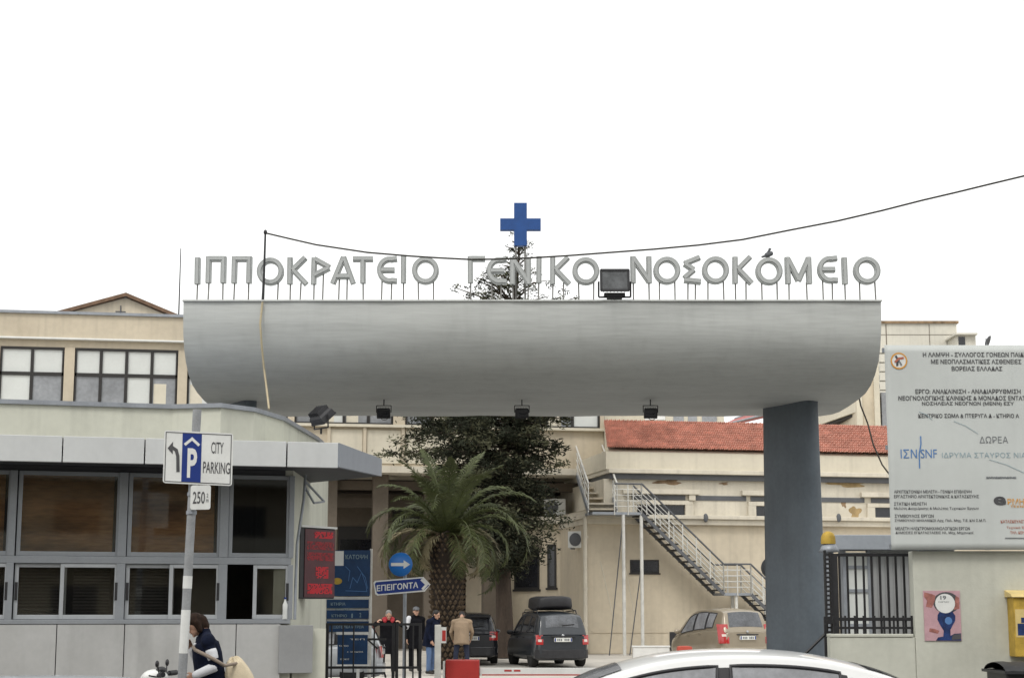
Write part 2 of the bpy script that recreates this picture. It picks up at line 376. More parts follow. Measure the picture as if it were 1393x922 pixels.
# ---- letters on stilts
def arc(cx, cz, rx, rz, a0, a1, n=14): return [(cx + rx * math.cos(R(a0 + (a1 - a0) * i / n)), cz + rz * math.sin(R(a0 + (a1 - a0) * i / n))) for i in range(n + 1)]
GL = {  # strokes in a unit box, width ratio, stilts
 'Ι': (.25, [[(.5, 0), (.5, 1)]], [.5]),
 'Π': (.78, [[(.14, 0), (.14, 1)], [(.14, .91), (.86, .91)], [(.86, 0), (.86, 1)]], [.16, .84]),
 'Ο': (1.0, [arc(.5, .5, .41, .42, 0, 360, 28)], [.22, .80]),
 'Κ': (.80, [[(.14, 0), (.14, 1)], [(.86, 1), (.26, .52)], [(.30, .52), (.92, 0)]], [.16, .66]),
 'Ρ': (.78, [[(.14, 0), (.14, 1)], [(.14, .95), (.88, .64)], [(.88, .62), (.14, .32)]], [.16, .6]),
 'Α': (.92, [[(.08, 0), (.5, 1)], [(.5, 1), (.92, 0)], [(.24, .27), (.76, .27)]], [.34, .66]),
 'Τ': (.76, [[(.0, .91), (1, .91)], [(.5, 0), (.5, .9)]], [.5]),
 'Ε': (.76, [arc(.62, .5, .50, .41, 75, 285, 18) + [(.98, .09)], [(.72, .905), (.98, .93)], [(.2, .5), (.86, .5)]], [.24, .72]),
 'Γ': (.70, [[(.14, 0), (.14, 1)], [(.14, .91), (.95, .91)]], [.16]),
 'Ν': (.82, [[(.13, 0), (.13, 1)], [(.13, .96), (.87, .06)], [(.87, 0), (.87, 1)]], [.14, .86]),
 'Σ': (.70, [[(.95, .97), (.12, .74)], [(.12, .74), (.62, .5)], [(.62, .5), (.1, .2)], [(.08, .12), (.98, .05)]], [.3, .7]),
 'Μ': (1.0, [[(.1, 0), (.1, 1)], [(.1, .96), (.5, .12)], [(.5, .12), (.9, .96)], [(.9, 0), (.9, 1)]], [.14, .8]),
}
H_ = Z(350, D0 + .3) - Z(386, D0 + .3)
zb = Z(386, D0 + .3)
def ribbon(g, pts, wd, fn, d0, d1):
    """thick polyline with mitred joins"""
    n = len(pts); closed = math.dist(pts[0], pts[-1]) < 1e-6
    if closed: pts = pts[:-1]; n -= 1
    Lf, Rt = [], []
    for i, p in enumerate(pts):
        a = pts[(i - 1) % n] if (closed or i > 0) else p; b = pts[(i + 1) % n] if (closed or i < n - 1) else p
        t1 = Vector((p[0] - a[0], p[1] - a[1])); t2 = Vector((b[0] - p[0], b[1] - p[1]))
        if t1.length < 1e-9: t1 = t2
        if t2.length < 1e-9: t2 = t1
        t1.normalize(); t2.normalize(); t = (t1 + t2).normalized(); nn = Vector((-t.y, t.x)); k = 1 / max(.5, nn.dot(Vector((-t1.y, t1.x))))
        Lf.append((p[0] + nn.x * wd / 2 * k, p[1] + nn.y * wd / 2 * k)); Rt.append((p[0] - nn.x * wd / 2 * k, p[1] - nn.y * wd / 2 * k))
    m = n if closed else n - 1
    for i in range(m):
        j = (i + 1) % n
        quad = [Lf[i], Lf[j], Rt[j], Rt[i]]
        V = [fn(x, z, d0) for x, z in quad] + [fn(x, z, d1) for x, z in quad]
        Fc = [(0, 1, 2, 3), (7, 6, 5, 4), (0, 4, 5, 1), (2, 6, 7, 3)]
        if not closed and i == 0: Fc.append((0, 3, 7, 4))
        if not closed and i == m - 1: Fc.append((1, 5, 6, 2))
        g.add(V, Fc)
WORDS = [('ΙΠΠΟΚΡΑΤΕΙΟ', [269, 294, 329, 368, 405, 437, 467, 494, 527, 549, 579], 'first'),
         ('ΓΕΝΙΚΟ', [649, 676, 708, 733, 762, 797], 'second'),
         ('ΝΟΣΟΚΟΜΕΙΟ', [872, 907, 941, 973, 1010, 1046, 1086, 1126, 1149, 1179], 'third')]
ORD = ['first', 'second', 'third', 'fourth', 'fifth', 'sixth', 'seventh', 'eighth', 'ninth', 'tenth', 'last']
letters = []
for word, cxs, wn in WORDS:
    for k, (ch, pxx) in enumerate(zip(word, cxs)):
        wr, strokes, stilts = GL[ch]
        drop = .012 * math.sin(pxx * .37)
        if ch == 'Ο': drop -= .012
        Wd = wr * H_ * .98; cx = X(pxx, D0 + .3, 370); x0 = cx - Wd / 2
        place = ORD[k] if k < len(word) - 1 else 'last'
        t = thing('sign_letter', f'raised grey metal letter {ch}, {place} letter of the {wn} word on the canopy', 'sign letter', (cx, D0 + .33, zt + .035), group='letters on top of the canopy')
        tilt = .012 * math.sin(pxx * 1.7)
        def fn(x, z, d): return Vector((x0 + x * Wd + tilt * z * H_, D0 + .3 + d, zb + drop + z * H_))
        def asp(pts): return [(x * Wd, z * H_) for x, z in pts]
        def fm(x, z, d): return fn(x / Wd, z / H_, d)
        g = MB(); g2 = MB()
        for i, s_ in enumerate(strokes):
            ribbon(g, asp(s_), .097, fm, -.05 - .0025 * i, .06 + .0025 * i)
            ribbon(g2, asp(s_), .050, fm, -.068 - .002 * i, -.052)
        g.build('letter_body', M['letter'], t, recalc=True); g2.build('inlay', M['tubew'], t)
        for s_ in stilts:
            zz = min(z for st_ in strokes for x, z in st_ if abs(x - s_) < .3) if ch != 'Ο' else .12
            if ch == 'Α': zz = .25
            g = MB(); a = fn(s_, zz, .02); g.tube([(a.x + rnd.uniform(-.012, .012), a.y, zt + .03), (a.x, a.y, a.z + .03)], .015, 6)
            g.build('stilt', M['rod'], t)
        letters.append(t)
# conduit running between the stilts along the roof edge
g = MB(); pts = []
for i in range(120):
    x = X(266, D0 + .3) + (X(1190, D0 + .3) - X(266, D0 + .3)) * i / 119
    pts.append((x, D0 + .36 + .03 * math.sin(i * .7), zt + .052 + .015 * abs(math.sin(i * .45))))
g.tube(pts, .012, 5); tag(g.build('conduit', M['rod']), 'thin dark conduit running along the canopy top between the letter stilts', 'cable')
# cross
cz = at(708, 306, D0 + .5)
t = thing('cross_sign', 'blue medical cross standing on two rods above the canopy', 'cross', (cz.x, cz.y, zt + .035))
q = 2300 / (D0 + .5) * 1.0; a = 28.3 / q; b = 9.0 / q; zc = cz.z; aw = 30.5 / q; bh = 8.3 / q
poly = [(-b, -aw), (b, -aw), (b, -bh), (a, -bh), (a, bh), (b, bh), (b, aw), (-b, aw), (-b, bh), (-a, bh), (-a, -bh), (-b, -bh)]
g = MB(); g.prism(poly, lambda x, z, d: Vector((cz.x + x, cz.y + d, zc + z)), -.07, .07); g.build('cross_face', M['blue'], t, bevel=.006)
for sx in (-.085, .085):
    g = MB(); g.tube([(cz.x + sx, cz.y, zt + .03), (cz.x + sx, cz.y, zc - aw + .02)], .02, 6); g.build('rod', M['rod'], t)
# pigeon
pz = zb + H_ * .94; pc = at(1045, 349, D0 + .3)
t = thing('pigeon', 'small dark pigeon perched on the sixth letter of the third word', 'pigeon', (pc.x, D0 + .3, pz))
g = MB()
g.capsule((pc.x + .05, D0 + .3, pz + .10), (pc.x - .02, D0 + .3, pz + .07), .045, .05); g.capsule((pc.x + .0, D0 + .3, pz + .1), (pc.x + .025, D0 + .29, pz + .165), .035, .022)
g.ell((pc.x + .03, D0 + .285, pz + .178), (.026, .024, .024)); g.capsule((pc.x - .03, D0 + .3, pz + .065), (pc.x - .11, D0 + .3, pz + .035), .03, .018)
g.tube([(pc.x + .05, D0 + .275, pz + .175), (pc.x + .068, D0 + .27, pz + .168)], [.008, .002], 5)
for s_ in (-.015, .015): g.tube([(pc.x + .01 + s_, D0 + .3, pz - .01), (pc.x + .01 + s_, D0 + .3, pz + .06)], .006, 5)
g.build('body', M['pigeon'], t)

# ---- floodlights
def floodlight(label, P, s=1.0, pitch=0, yaw=0, lit='gl', hang=True, group=None, ground=None):
    P = Vector(P); t = thing('floodlight', label, 'floodlight', P, group=group)
    Rm = Matrix.Rotation(yaw, 3, 'Z') @ Matrix.Rotation(pitch, 3, 'X')
    def o(v): return P + Rm @ Vector(v) * s
    g = MB(); w_, h_, d_ = .20, .15, .07
    V = [o((x * k, y, z * k)) for y, k in ((-d_, 1), (d_ * .3, .95), (d_ * 1.6, .55)) for x, z in ((-w_, -h_), (w_, -h_), (w_, h_), (-w_, h_))]
    g.add(V, [(8, 9, 10, 11)] + [(r * 4 + k, r * 4 + (k + 1) % 4, r * 4 + 4 + (k + 1) % 4, r * 4 + 4 + k) for r in (0, 1) for k in range(4)])
    for x0, x1, z0, z1 in ((-w_, w_, h_ - .02, h_ + .012), (-w_, w_, -h_ - .012, -h_ + .02), (-w_ - .01, -w_ + .02, -h_, h_), (w_ - .02, w_ + .01, -h_, h_)):
        g.hexa([o((x, y, z)) for x in (x0, x1) for y in (-d_ - .02, -d_ + .01) for z in (z0, z1)])
    for k in range(-3, 4): g.hexa([o((x, y, z)) for x in (k * .05 - .006, k * .05 + .006) for y in (d_ * .3, d_ * 1.9) for z in (-h_ * .8, h_ * .8)])
    g.build('housing', M['blackp'], t)
    g = MB(); g.hexa([o((x, y, z)) for x in (-w_ + .022, w_ - .022) for y in (-d_ - .006, -d_ + .006) for z in (-h_ + .022, h_ - .022)])
    g.build('lens', M[lit], t)
    g = MB(); sg = 1 if hang else -1
    for x in (-1, 1): g.tube([o((x * (w_ + .025), 0, 0)), P + Rm @ Vector((x * (w_ + .025), 0, 0)) * s + Vector((0, .02, sg * .22 * s))], .014 * s, 6)
    a = P + Rm @ Vector((-(w_ + .025), 0, 0)) * s + Vector((0, .02, sg * .22 * s)); b = P + Rm @ Vector((w_ + .025, 0, 0)) * s + Vector((0, .02, sg * .22 * s))
    g.tube([a, b], .014 * s, 6)
    if ground is not None: g.tube([(a + b) / 2, Vector((((a + b) / 2).x, ((a + b) / 2).y, ground))], .02 * s, 6)
    g.build('bracket', M['black'], t)
    return t
for pxx, nm in ((522, 'left'), (710, 'middle'), (885, 'right')):
    P = at(pxx, 562, 32.2); P.z = 5.55
    P = at(pxx, 561, 32.2)
    t = floodlight(f'small black floodlight hanging under the canopy, {nm} one of three', P, .62, R(38), 0, 'darkpane', True, 'floodlights under the canopy', 5.79)
    g = MB(); g.tube([(P.x + .02 + .07 * math.cos(R(a)), P.y - .08, P.z - .10 + .05 * math.sin(R(a))) for a in range(180, 361, 20)], .007, 5); g.build('wire_loop', M['cable'], t)
P = at(836, 383, D0 - .05); fl_ = floodlight('large black floodlight with pale lens standing on the canopy between two words', P, 1.28, R(-4), 0, 'lensg', False, None, zt + .03)
g = MB(); g.box(P.x - .19, P.x + .19, P.y - .02, P.y + .16, P.z - .275, P.z - .205); g.box(P.x - .14, P.x + .14, P.y - .01, P.y + .12, P.z - .31, P.z - .276); g.build('control_gear', M['blackp'], fl_, bevel=.01)

# ---- mast, overhead cable and hanging cable
mb_ = at(357.5, 410, D0 + .1); mt_ = at(361, 316, D0 + .1)
t = thing('cable_mast', 'thin dark mast on the canopy holding the overhead cable', 'mast', (mb_.x, mb_.y, zt + .03))
g = MB(); g.tube([(mb_.x, mb_.y, zt + .03), (mb_.x + .01, mb_.y, zt + .45), mt_], [.028, .022, .018], 8); g.build('pole', M['black'], t)
g = MB(); g.ell(mt_, (.035, .035, .05), 8, 6); g.build('insulator', M['blackp'], t)
cp = [(361, 317, 30.1), (395, 325, 30), (430, 333, 29.8), (500, 343.5, 29.6), (560, 348.5, 29.5), (600, 351, 29.4), (640, 353, 29.4), (680, 352.5, 29.3), (720, 351, 29.3), (770, 348, 29.2), (830, 343.5, 29.1), (890, 339, 29), (950, 333.5, 28.8), (1010, 326, 28.6), (1075, 313, 28.4), (1140, 300.5, 28.2), (1200, 286.5, 28), (1255, 272.5, 27.8), (1300, 262, 27.6), (1345, 251, 27.4), (1393, 239.5, 27.2), (1480, 215, 27), (1600, 178, 26.8)]
g = MB(); g.tube([at(*p) for p in cp], .0165, 6); tag(g.build('overhead_cable', M['cable']), 'dark sagging overhead cable running from the mast to the right across the sky', 'cable')
e = at(1600, 178, 26.8)
g = MB(); g.tube([(e.x, e.y, 0), (e.x, e.y, e.z + .3)], [.14, .1], 10); tag(g.build('utility_pole', M['steeld']), 'grey utility pole beyond the right edge carrying the overhead cable', 'pole')
hp = [(357, 411, 29.95), (354, 440, 29.93), (356, 470, 29.93), (359, 500, 30.2), (363, 530, 29.9), (366, 556, 29.2)]
g = MB(); g.tube([at(*p) for p in hp], .02, 6); tag(g.build('hanging_cable', M['rope']), 'cream cable hanging down the canopy front from the mast to the kiosk roof', 'cable')

# ================================================================== the kiosk
KP = Plane(at(-60, 700, 22.7).xy, at(400, 700, 23.9).xy)
xa = KP.hit(-330, 700)[0]; xb = KP.hit(398, 700)[0]
kz = dict(top=None)
wall_top = KP.hit(200, 549.5, 0)[1]
kio = thing('kiosk', 'cream entrance kiosk with grey fascia and a long band of windows', 'kiosk', (KP.pt((xa + xb) / 2, 0, -3)))
# rounded parapet / roof drum
def plan(off=0):
    pts = []
    A = KP.pt(xa, 0, off); pts.append(A)
    s1 = KP.hit(235, 560)[0]; pts.append(KP.pt(s1, 0, off))
    ctrl = [(300, 23.35), (345, 23.85), (385, 25.0), (408, 26.4), (430, 27.8), (441, 28.9)]
    for pxx, D in ctrl: p = at(pxx, 575, D); p.z = 0; pts.append(p)
    q = pts[-1]; pts.append(Vector((q.x - .4, q.y + 1.2, 0))); pts.append(Vector((A.x, q.y + 1.6, 0)))
    return pts
pl = plan(-.05)
g = MB(); zf = KP.hit(200, 596, 0)[1]
g.prism([(p.x, p.y) for p in pl], lambda x, y, d: Vector((x, y, d)), zf - .3, wall_top - .05); g.build('parapet', M['kcream'], kio)
g = MB()
cpn = [p.copy() for p in pl]; c0 = sum(cpn, Vector()) / len(cpn)
g.prism([(p.x + (p.x - c0.x) / (p - c0).length * .05, p.y + (p.y - c0.y) / (p - c0).length * .05) for p in cpn], lambda x, y, d: Vector((x, y, d)), wall_top - .05, wall_top + .01); g.build('roof_edge', M['steeld'], kio)
# vertical grey strip on the parapet above the sign
# side wall
corner = KP.pt(xb, 0, 0); back = at(446, 690, 29.0); back.z = 0
SW = Plane(corner.xy, back.xy)
L = (back.xy - corner.xy).length
g = MB(); SW.sbox(g, .002, L, 0, zf - .02, -.25, 0); g.build('side_wall', M['kcream'], kio)
g = MB()   # back and left walls close the room
bl = KP.pt(xa, 0, -6); g.beam(Vector((back.x - .15, back.y, zf / 2)), Vector((bl.x, bl.y, zf / 2)), .2, zf, 0); a = KP.pt(xa, zf / 2, -.1); g.beam(a, Vector((bl.x, bl.y, zf / 2)), .2, zf)
g.build('back_wall', M['kcream'], kio)
# room inside
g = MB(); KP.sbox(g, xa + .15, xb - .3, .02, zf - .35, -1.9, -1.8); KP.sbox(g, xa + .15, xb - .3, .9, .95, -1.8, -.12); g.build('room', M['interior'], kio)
# fascia: panels standing proud of the wall
pan = [(-330, -120), (-120, 84.3), (86, 196.2), (198, 298), (299.5, 389.5), (391.5, 460)]
ft = lambda x: 590 + (606 - 590) * (x / 460) ** 1.25 if x > 0 else 590 + x * .03
fb = lambda x: 624.5 + (640 - 624.5) * (x / 460) ** 1.1 if x > 0 else 624.5 + x * .03
FP = Plane(at(0, 610, 22.0).xy, at(460, 610, 23.1).xy)
zft = FP.hit(200, ft(200))[1]; zfb = FP.hit(200, fb(200))[1]
for i, (x0, x1) in enumerate(pan):
    g = MB(); a0 = FP.hit(x0, 610)[0]; a1 = FP.hit(x1, 610)[0]
    FP.sbox(g, a0, a1, zfb, zft, -.06, 0); g.build('fascia_panel', M['fascia'], kio, bevel=.006)
e0 = FP.pt(FP.hit(461.5, 625)[0], 0, 0); e1 = at(519.5, 636, 25.0); e1.z = 0
EP = Plane(e0.xy, e1.xy); Le = (e1 - e0).length
g = MB(); zr1, zr0 = Z(624, 25.0), Z(647.5, 25.0)
V = [EP.pt(0, zfb + .01, 0), EP.pt(Le, zr0, 0), EP.pt(Le, zr1, 0), EP.pt(0, zft, 0)]; V += [p - EP.n * .06 for p in V]
g.add(V, [(0, 1, 2, 3), (7, 6, 5, 4), (0, 4, 5, 1), (1, 5, 6, 2), (2, 6, 7, 3), (3, 7, 4, 0)]); g.build('fascia_panel', mat('blue grey composite panel', (.24, .265, .305), .4, .05, 2, streak=.08), kio, bevel=.004)
g = MB()   # soffit and canopy top behind the fascia
a = FP.pt(FP.hit(-330, 610)[0], 0, -.065); b = FP.pt(FP.hit(458, 610)[0], 0, -.065); c = EP.pt(Le - .04, 0, -.07); d = Vector((c.x - 1.2, c.y + 1.3, 0)); e = Vector((a.x, c.y + 1.3, 0))
g.prism([(p.x, p.y) for p in (a, b, c, d, e)], lambda x, y, dd: Vector((x, y, dd)), zfb + .03, zfb + .10); g.build('soffit', M['kdark'], kio)
g = MB(); g.prism([(p.x, p.y) for p in (a, b, c, d, e)], lambda x, y, dd: Vector((x, y, dd)), zft - .12, zft - .015); g.build('canopy_top', M['kgrey'], kio)
# window wall ----- frame members
def member(x0, y0, x1, y1, d0, d1, name='window_mullion', m='alu', bev=.006, parent=None):
    g = MB(); KP.box(g, x0, y0, x1, y1, d0, d1); return g.build(name, M[m], parent or kio, bevel=bev)
zh = KP.hit(200, 641)[1]; zs = KP.hit(200, 845)[1]; zm0 = KP.hit(200, 766.5)[1]; zm1 = KP.hit(200, 757)[1]
def kbar(x0, x1, z0, z1, d0, d1, name, m='alu', bev=.005):
    g = MB(); KP.sbox(g, KP.hit(x0, 700)[0], KP.hit(x1, 700)[0], z0, z1, d0, d1); return g.build(name, M[m], kio, bevel=bev)
kbar(-330, 397, zh - .02, zfb + .028, -.10, -.03, 'window_head', 'kdark')
kbar(-330, 397, zm0, zm1, -.08, .025, 'window_transom')
kbar(-330, 397, zs - .03, zs + .03, -.08, .06, 'window_sill')
muls = [(-150, -140), (12, 22), (161, 173), (299, 311), (393, 400)]
for x0, x1 in muls: kbar(x0, x1, zs + .031, zm0 - .001, -.08, .03, 'window_mullion'); kbar(x0, x1, zm1 + .001, zh - .021, -.08, .03, 'window_mullion')
bays = [(-140, 12), (22, 161), (173, 299), (311, 393)]
def kwin(x0, x1, z0, z1, d, fw, leafm='gl', name='window_leaf', handle=None):
    s0, s1 = KP.hit(x0, 760)[0], KP.hit(x1, 760)[0]; g = MB()
    KP.sbox(g, s0, s0 + fw, z0, z1, d - .03, d); KP.sbox(g, s1 - fw, s1, z0, z1, d - .03, d)
    KP.sbox(g, s0 + fw, s1 - fw, z1 - fw, z1, d - .03, d); KP.sbox(g, s0 + fw, s1 - fw, z0, z0 + fw * 1.1, d - .03, d)
    f = g.build(name, M['alul' if name == 'sliding_window' else 'alu'], kio, bevel=.004)
    g = MB(); KP.sbox(g, s0 + fw - .004, s1 - fw + .004, z0 + fw, z1 - fw + .004, d - .018, d - .012); g.build('pane', M[leafm], f)
    if handle is not None:
        sh = s0 + fw * .5 if handle < 0 else s1 - fw * .5; zc_ = (z0 + z1) / 2
        g = MB(); KP.sbox(g, sh - .018, sh + .018, zc_ - .12, zc_ + .12, d + .001, d + .02); g.build('handle', M['blackp'], f)
    return f
for i, (x0, x1) in enumerate(bays):
    kwin(x0 - 1, x1 + 1, zm1 + .003, zh - .022, .0, .055, 'gl' if i < 3 else 'gldark', 'fixed_window')
    s0, s1 = KP.hit(x0, 700)[0] + .06, KP.hit(x1, 700)[0] - .06
    g = MB()
    nb = 26
    for k in range(nb):
        z0 = zm1 + .05 + (zh - zm1 - .06) * k / nb; P = [KP.pt(s, z, d) for s, z, d in ((s0, z0, -.14), (s1, z0, -.14), (s1, z0 + .05, -.165), (s0, z0 + .05, -.165))]
        g.add(P, [(0, 1, 2, 3)])
    if i < 3: g.build('blinds', M['blind'], kio)
    else: 
        g = MB(); KP.sbox(g, s0, s0 + (s1 - s0) * .42, zm1 + .05, zh - .04, -.2, -.19); g.build('curtain', mat('grey curtain', (.16, .165, .17), .9, .2, 2, stretch=(9, 9, .4)), kio)
for x0, x1, d, h in [(-142, -60, -.03, -1), (-66, 13, .012, 1), (21, 92, -.03, -1), (83, 162, .012, 1), (172, 238, -.03, -1), (231, 300, .012, 1), (345, 394, .012, 1)]:
    kwin(x0, x1, zs + .035, zm0 - .004, d, .052, 'gl', 'sliding_window', h)
g = MB()
for x0, x1 in ((100, 150), (25, 88), (178, 230), (-130, 0)):
    s0, s1 = KP.hit(x0, 800)[0], KP.hit(x1, 800)[0]
    for k in range(16):
        z0 = zs + .08 + (zm0 - zs - .1) * k / 16; g.add([KP.pt(s, z, d) for s, z, d in ((s0, z0, -.15), (s1, z0, -.15), (s1, z0 + .028, -.17), (s0, z0 + .028, -.17))], [(0, 1, 2, 3)])
g.build('blinds', M['blindd'], kio)
# shelf with papers inside the first window
g = MB(); KP.box(g, 24, 826, 80, 836, -.5, -.2); g.build('inner_shelf', M['fascia'], kio)
# base
xs_ = [-330, -160, -40, 77.5, 169.5, 321, 381.5]
for x0, x1 in zip(xs_[:-1], xs_[1:]):
    g = MB(); KP.sbox(g, KP.hit(x0 + .6, 850)[0], KP.hit(x1 - .6, 850)[0], .02, zs - .035, -.06, .05); g.build('base_panel', M['kwhite'], kio, bevel=.004)
g = MB(); KP.sbox(g, xa, xb - .12, 0, zs - .04, -.2, -.062); g.build('base_core', M['kdark'], kio)
g = MB(); s0 = KP.hit(380, 850, .09)[0]; s1 = KP.hit(425.5, 880, .09)[0]; KP.sbox(g, s0, s1, KP.hit(400, 915, .09)[1], KP.hit(400, 850, .09)[1], -.30, .09); g.build('sheet_metal_cabinet', M['kgrey'], kio, bevel=.006)
g = MB(); s1 = KP.hit(443, 880, -.05)[0]; KP.sbox(g, KP.hit(398, 870, -.05)[0], s1, 0, zs - .1, -.32, -.05); g.build('corner_base', M['kcream'], kio)
# awning arm on the side wall, drain pipe, small bottle
g = MB(); g.tube([at(409, 652, 25.4), at(427, 684, 25.6)], .018, 6); g.tube([at(413, 652, 25.4), at(441, 682, 26.0)], .018, 6); g.tube([at(427, 684, 25.6), at(441, 682, 26)], .016, 6); g.build('awning_arm', M['steeld'], kio)
g = MB(); pp = [at(415.5, 646, 24.3), at(413, 680, 24.25), at(404, 740, 24.1), at(402, 800, 23.95), at(401, 842, 23.9)]; g.tube(pp, .022, 6); tag(g.build('drain_hose', M['steeld']), 'grey hose running down the kiosk corner beside the red lit sign', 'hose')
bp = KP.px(387, 846, .07)
t = thing('plastic_bottle', 'clear plastic bottle standing on the kiosk sill by the last window', 'bottle', bp + Vector((0, 0, 0)))
bz = zs + .031
g = MB(); g.lathe([(.035, 0), (.037, .02), (.034, .12), (.037, .2), (.014, .25), (.014, .275)], (bp.x, bp.y + .03, bz), 12); g.build('body', M['pale'], t)
g = MB(); g.lathe([(.017, 0), (.017, .025)], (bp.x, bp.y + .03, bz + .275), 10); g.build('cap', M['signb'], t)
# grey strip (vent cover) on the parapet
g = MB(); a = KP.px(256, 562, -.05); KP.box(g, 256, 559, 269, 589, -.05, .0); g.build('vent_cover', M['steeld'], kio)
# floodlight on kiosk roof
P = at(437, 565, 27.6); floodlight('grey floodlight tilted upward on the curved kiosk roof edge', P, .95, R(48), R(128), 'palegrey', False, None, Z(590, 27.6))

# ---- red lit sign on the side wall
a = at(414.5, 770, 24.9); b = at(455.5, 770, 25.5); LP = Plane(a.xy, b.xy); Ll = (b.xy - a.xy).length
z0, z1 = LP.hit(435, 812)[1], LP.hit(435, 720)[1]
t = thing('lit_sign', 'red illuminated sign in a black box on the kiosk side wall', 'sign', LP.pt(Ll / 2, z0, -.1))
g = MB(); LP.sbox(g, -.10, Ll + .01, z0 - .02, z1 + .02, -.34, -.01); g.build('casing', M['blackp'], t, bevel=.01)
g = MB(); LP.sbox(g, .0, Ll, z0, z1, -.009, .0); g.build('face', M['ledbg'], t)
g = MB(); g2 = MB(); fl = lambda s, z: LP.pt(s, z, .004); hh = z1 - z0
def dots(gg, u0, u1, v0, v1, nx, ny, fill):
    for i in range(nx):
        for j in range(ny):
            if rnd.random() < fill:
                s_, z_ = Ll * (u0 + (u1 - u0) * (i + .5) / nx), z0 + hh * (v0 + (v1 - v0) * (j + .5) / ny); ww = Ll * (u1 - u0) / nx * .42; wz = hh * (v1 - v0) / ny * .42
                gg.add([fl(s_ - ww, z_ - wz), fl(s_ + ww, z_ - wz), fl(s_ + ww, z_ + wz), fl(s_ - ww, z_ + wz)], [(0, 1, 2, 3)])
for m_, args in (('led', (.30, .92, .87, .97, 18, 6, .75)), ('leddim', (.06, .94, .70, .82, 26, 7, .7)), ('leddim', (.06, .94, .54, .66, 26, 7, .7)), ('led', (.36, .78, .28, .45, 12, 9, .75)), ('led', (.10, .92, .05, .20, 24, 8, .85))):
    g = MB(); dots(g, *args); g.build('lit_text_row', M[m_], t, recalc=False)

g = MB(); LP.sbox(g, -.10, Ll + .02, z1 + .021, z1 + .05, -.34, .02); g.build('hood', M['signw'], t)
# ================================================================== right hand wall, billboard, gate
W = Plane((0, 23.0), (10, 23.0))
def wz(y, d=0): return W.hit(1250, y, d)[1]
wt = wz(749); lt = wz(863)
t = thing('boundary_wall', 'pale green rendered wall on the right under the billboard', 'wall', (7.5, 23.2, 0))
g = MB(); W.sbox(g, W.hit(1243, 800)[0], 14, 0, wt, -.25, 0); g.build('tall_wall', M['wallr'], t, bevel=.012)
g = MB(); W.sbox(g, W.hit(1130, 890)[0], W.hit(1243, 800)[0] - .002, 0, lt - .03, -.24, -.012); g.build('low_wall', M['wallr'], t, bevel=.012)
g = MB(); W.sbox(g, W.hit(1129, 865)[0], W.hit(1243, 865)[0] - .002, lt - .029, lt + .012, -.25, 0); g.build('wall_cap', M['wallr'], t, bevel=.008)
# billboard
BP = Plane((0, 22.88), (10, 22.88))
b0, b1 = BP.hit(1207.5, 600)[0], BP.hit(1470, 600)[0]; bz0, bz1 = BP.hit(1300, 747.5)[1], BP.hit(1300, 469.5)[1]
t = thing('billboard', 'large pale grey printed information billboard above the right hand wall', 'billboard', BP.pt((b0 + b1) / 2, 0, 0))
bo = BP.pt(0, 0)
g = MB()
fnb = lambda u, v: BP.pt(u, v, .012 * math.sin(u * 2.2 + .6) * math.sin((v - bz0) * 1.1) + .006 * math.sin(v * 4.1 + u))
us = [b0 + (b1 - b0) * i / 30 for i in range(31)]; vs2 = [bz0 + (bz1 - bz0) * i / 30 for i in range(31)]
g.grid(fnb, us, vs2); bpn = MB(); 
o_ = g.build('printed_sheet', M['board'], t); sm_ = o_.modifiers.new('thick', 'SOLIDIFY'); sm_.thickness = .012; sm_.offset = 0
g = MB()
for s_ in (b0 + .08, (b0 + b1) / 2, b1 - .08): BP.sbox(g, s_ - .03, s_ + .03, bz0, bz1, -.10, -.035)
for z_ in (bz0 + .05, (bz0 + bz1) / 2, bz1 - .05): BP.sbox(g, b0, b1, z_ - .03, z_ + .03, -.16, -.105)
for s_ in (b0 + .5, b1 - .5): BP.sbox(g, s_ - .04, s_ + .04, wt - .9, bz0 + .01, -.44, -.37); BP.sbox(g, s_ - .04, s_ + .04, bz0 - .0, bz1 - .3, -.24, -.165); BP.sbox(g, s_ - .035, s_ + .035, bz0 + .02, bz0 + .09, -.44, -.24)
g.build('support_frame', M['steeld'], t)
GB = {k: MB() for k in ('ink', 'inkg', 'inkb', 'inkr', 'inkt', 'orange', 'signw')}
def bt(body, x0, x1, y, h, m='ink', bold=.02):
    s0, s1, z0, z1 = BP.rect(x0, y - h / 2, x1, y + h / 2)
    gq = MB(); text(gq, body, lambda s_, z_: fnb(s_, z_) + BP.n * .012, s0, s1, z0, z1, bold); gq.build('text_line', M[m], t, recalc=False)
bt('Η ΛΑΜΨΗ - ΣΥΛΛΟΓΟΣ ΓΟΝΕΩΝ ΠΑΙΔΙΩΝ', 1255, 1405, 482.5, 6.2); bt('ΜΕ ΝΕΟΠΛΑΣΜΑΤΙΚΕΣ ΑΣΘΕΝΕΙΕΣ', 1266, 1389, 492, 6.2); bt('ΒΟΡΕΙΑΣ ΕΛΛΑΔΑΣ', 1294, 1363, 501.5, 6.2)
bt('ΕΡΓΟ: ΑΝΑΚΑΙΝΙΣΗ - ΑΝΑΔΙΑΡΡΥΘΜΙΣΗ', 1245, 1388, 532.5, 6.2); bt('ΝΕΟΓΝΟΛΟΓΙΚΗΣ ΚΛΙΝΙΚΗΣ & ΜΟΝΑΔΟΣ ΕΝΤΑΤΙΚΗΣ', 1222, 1412, 541.5, 6.2); bt('ΝΟΣΗΛΕΙΑΣ ΝΕΟΓΝΩΝ (ΜΕΝΝ) ΕΣΥ', 1254, 1379, 549.5, 6.2)
bt('ΚΕΝΤΡΙΚΟ ΣΩΜΑ & ΠΤΕΡΥΓΑ Δ - ΚΤΗΡΙΟ Α', 1249, 1386, 565.5, 5.6)
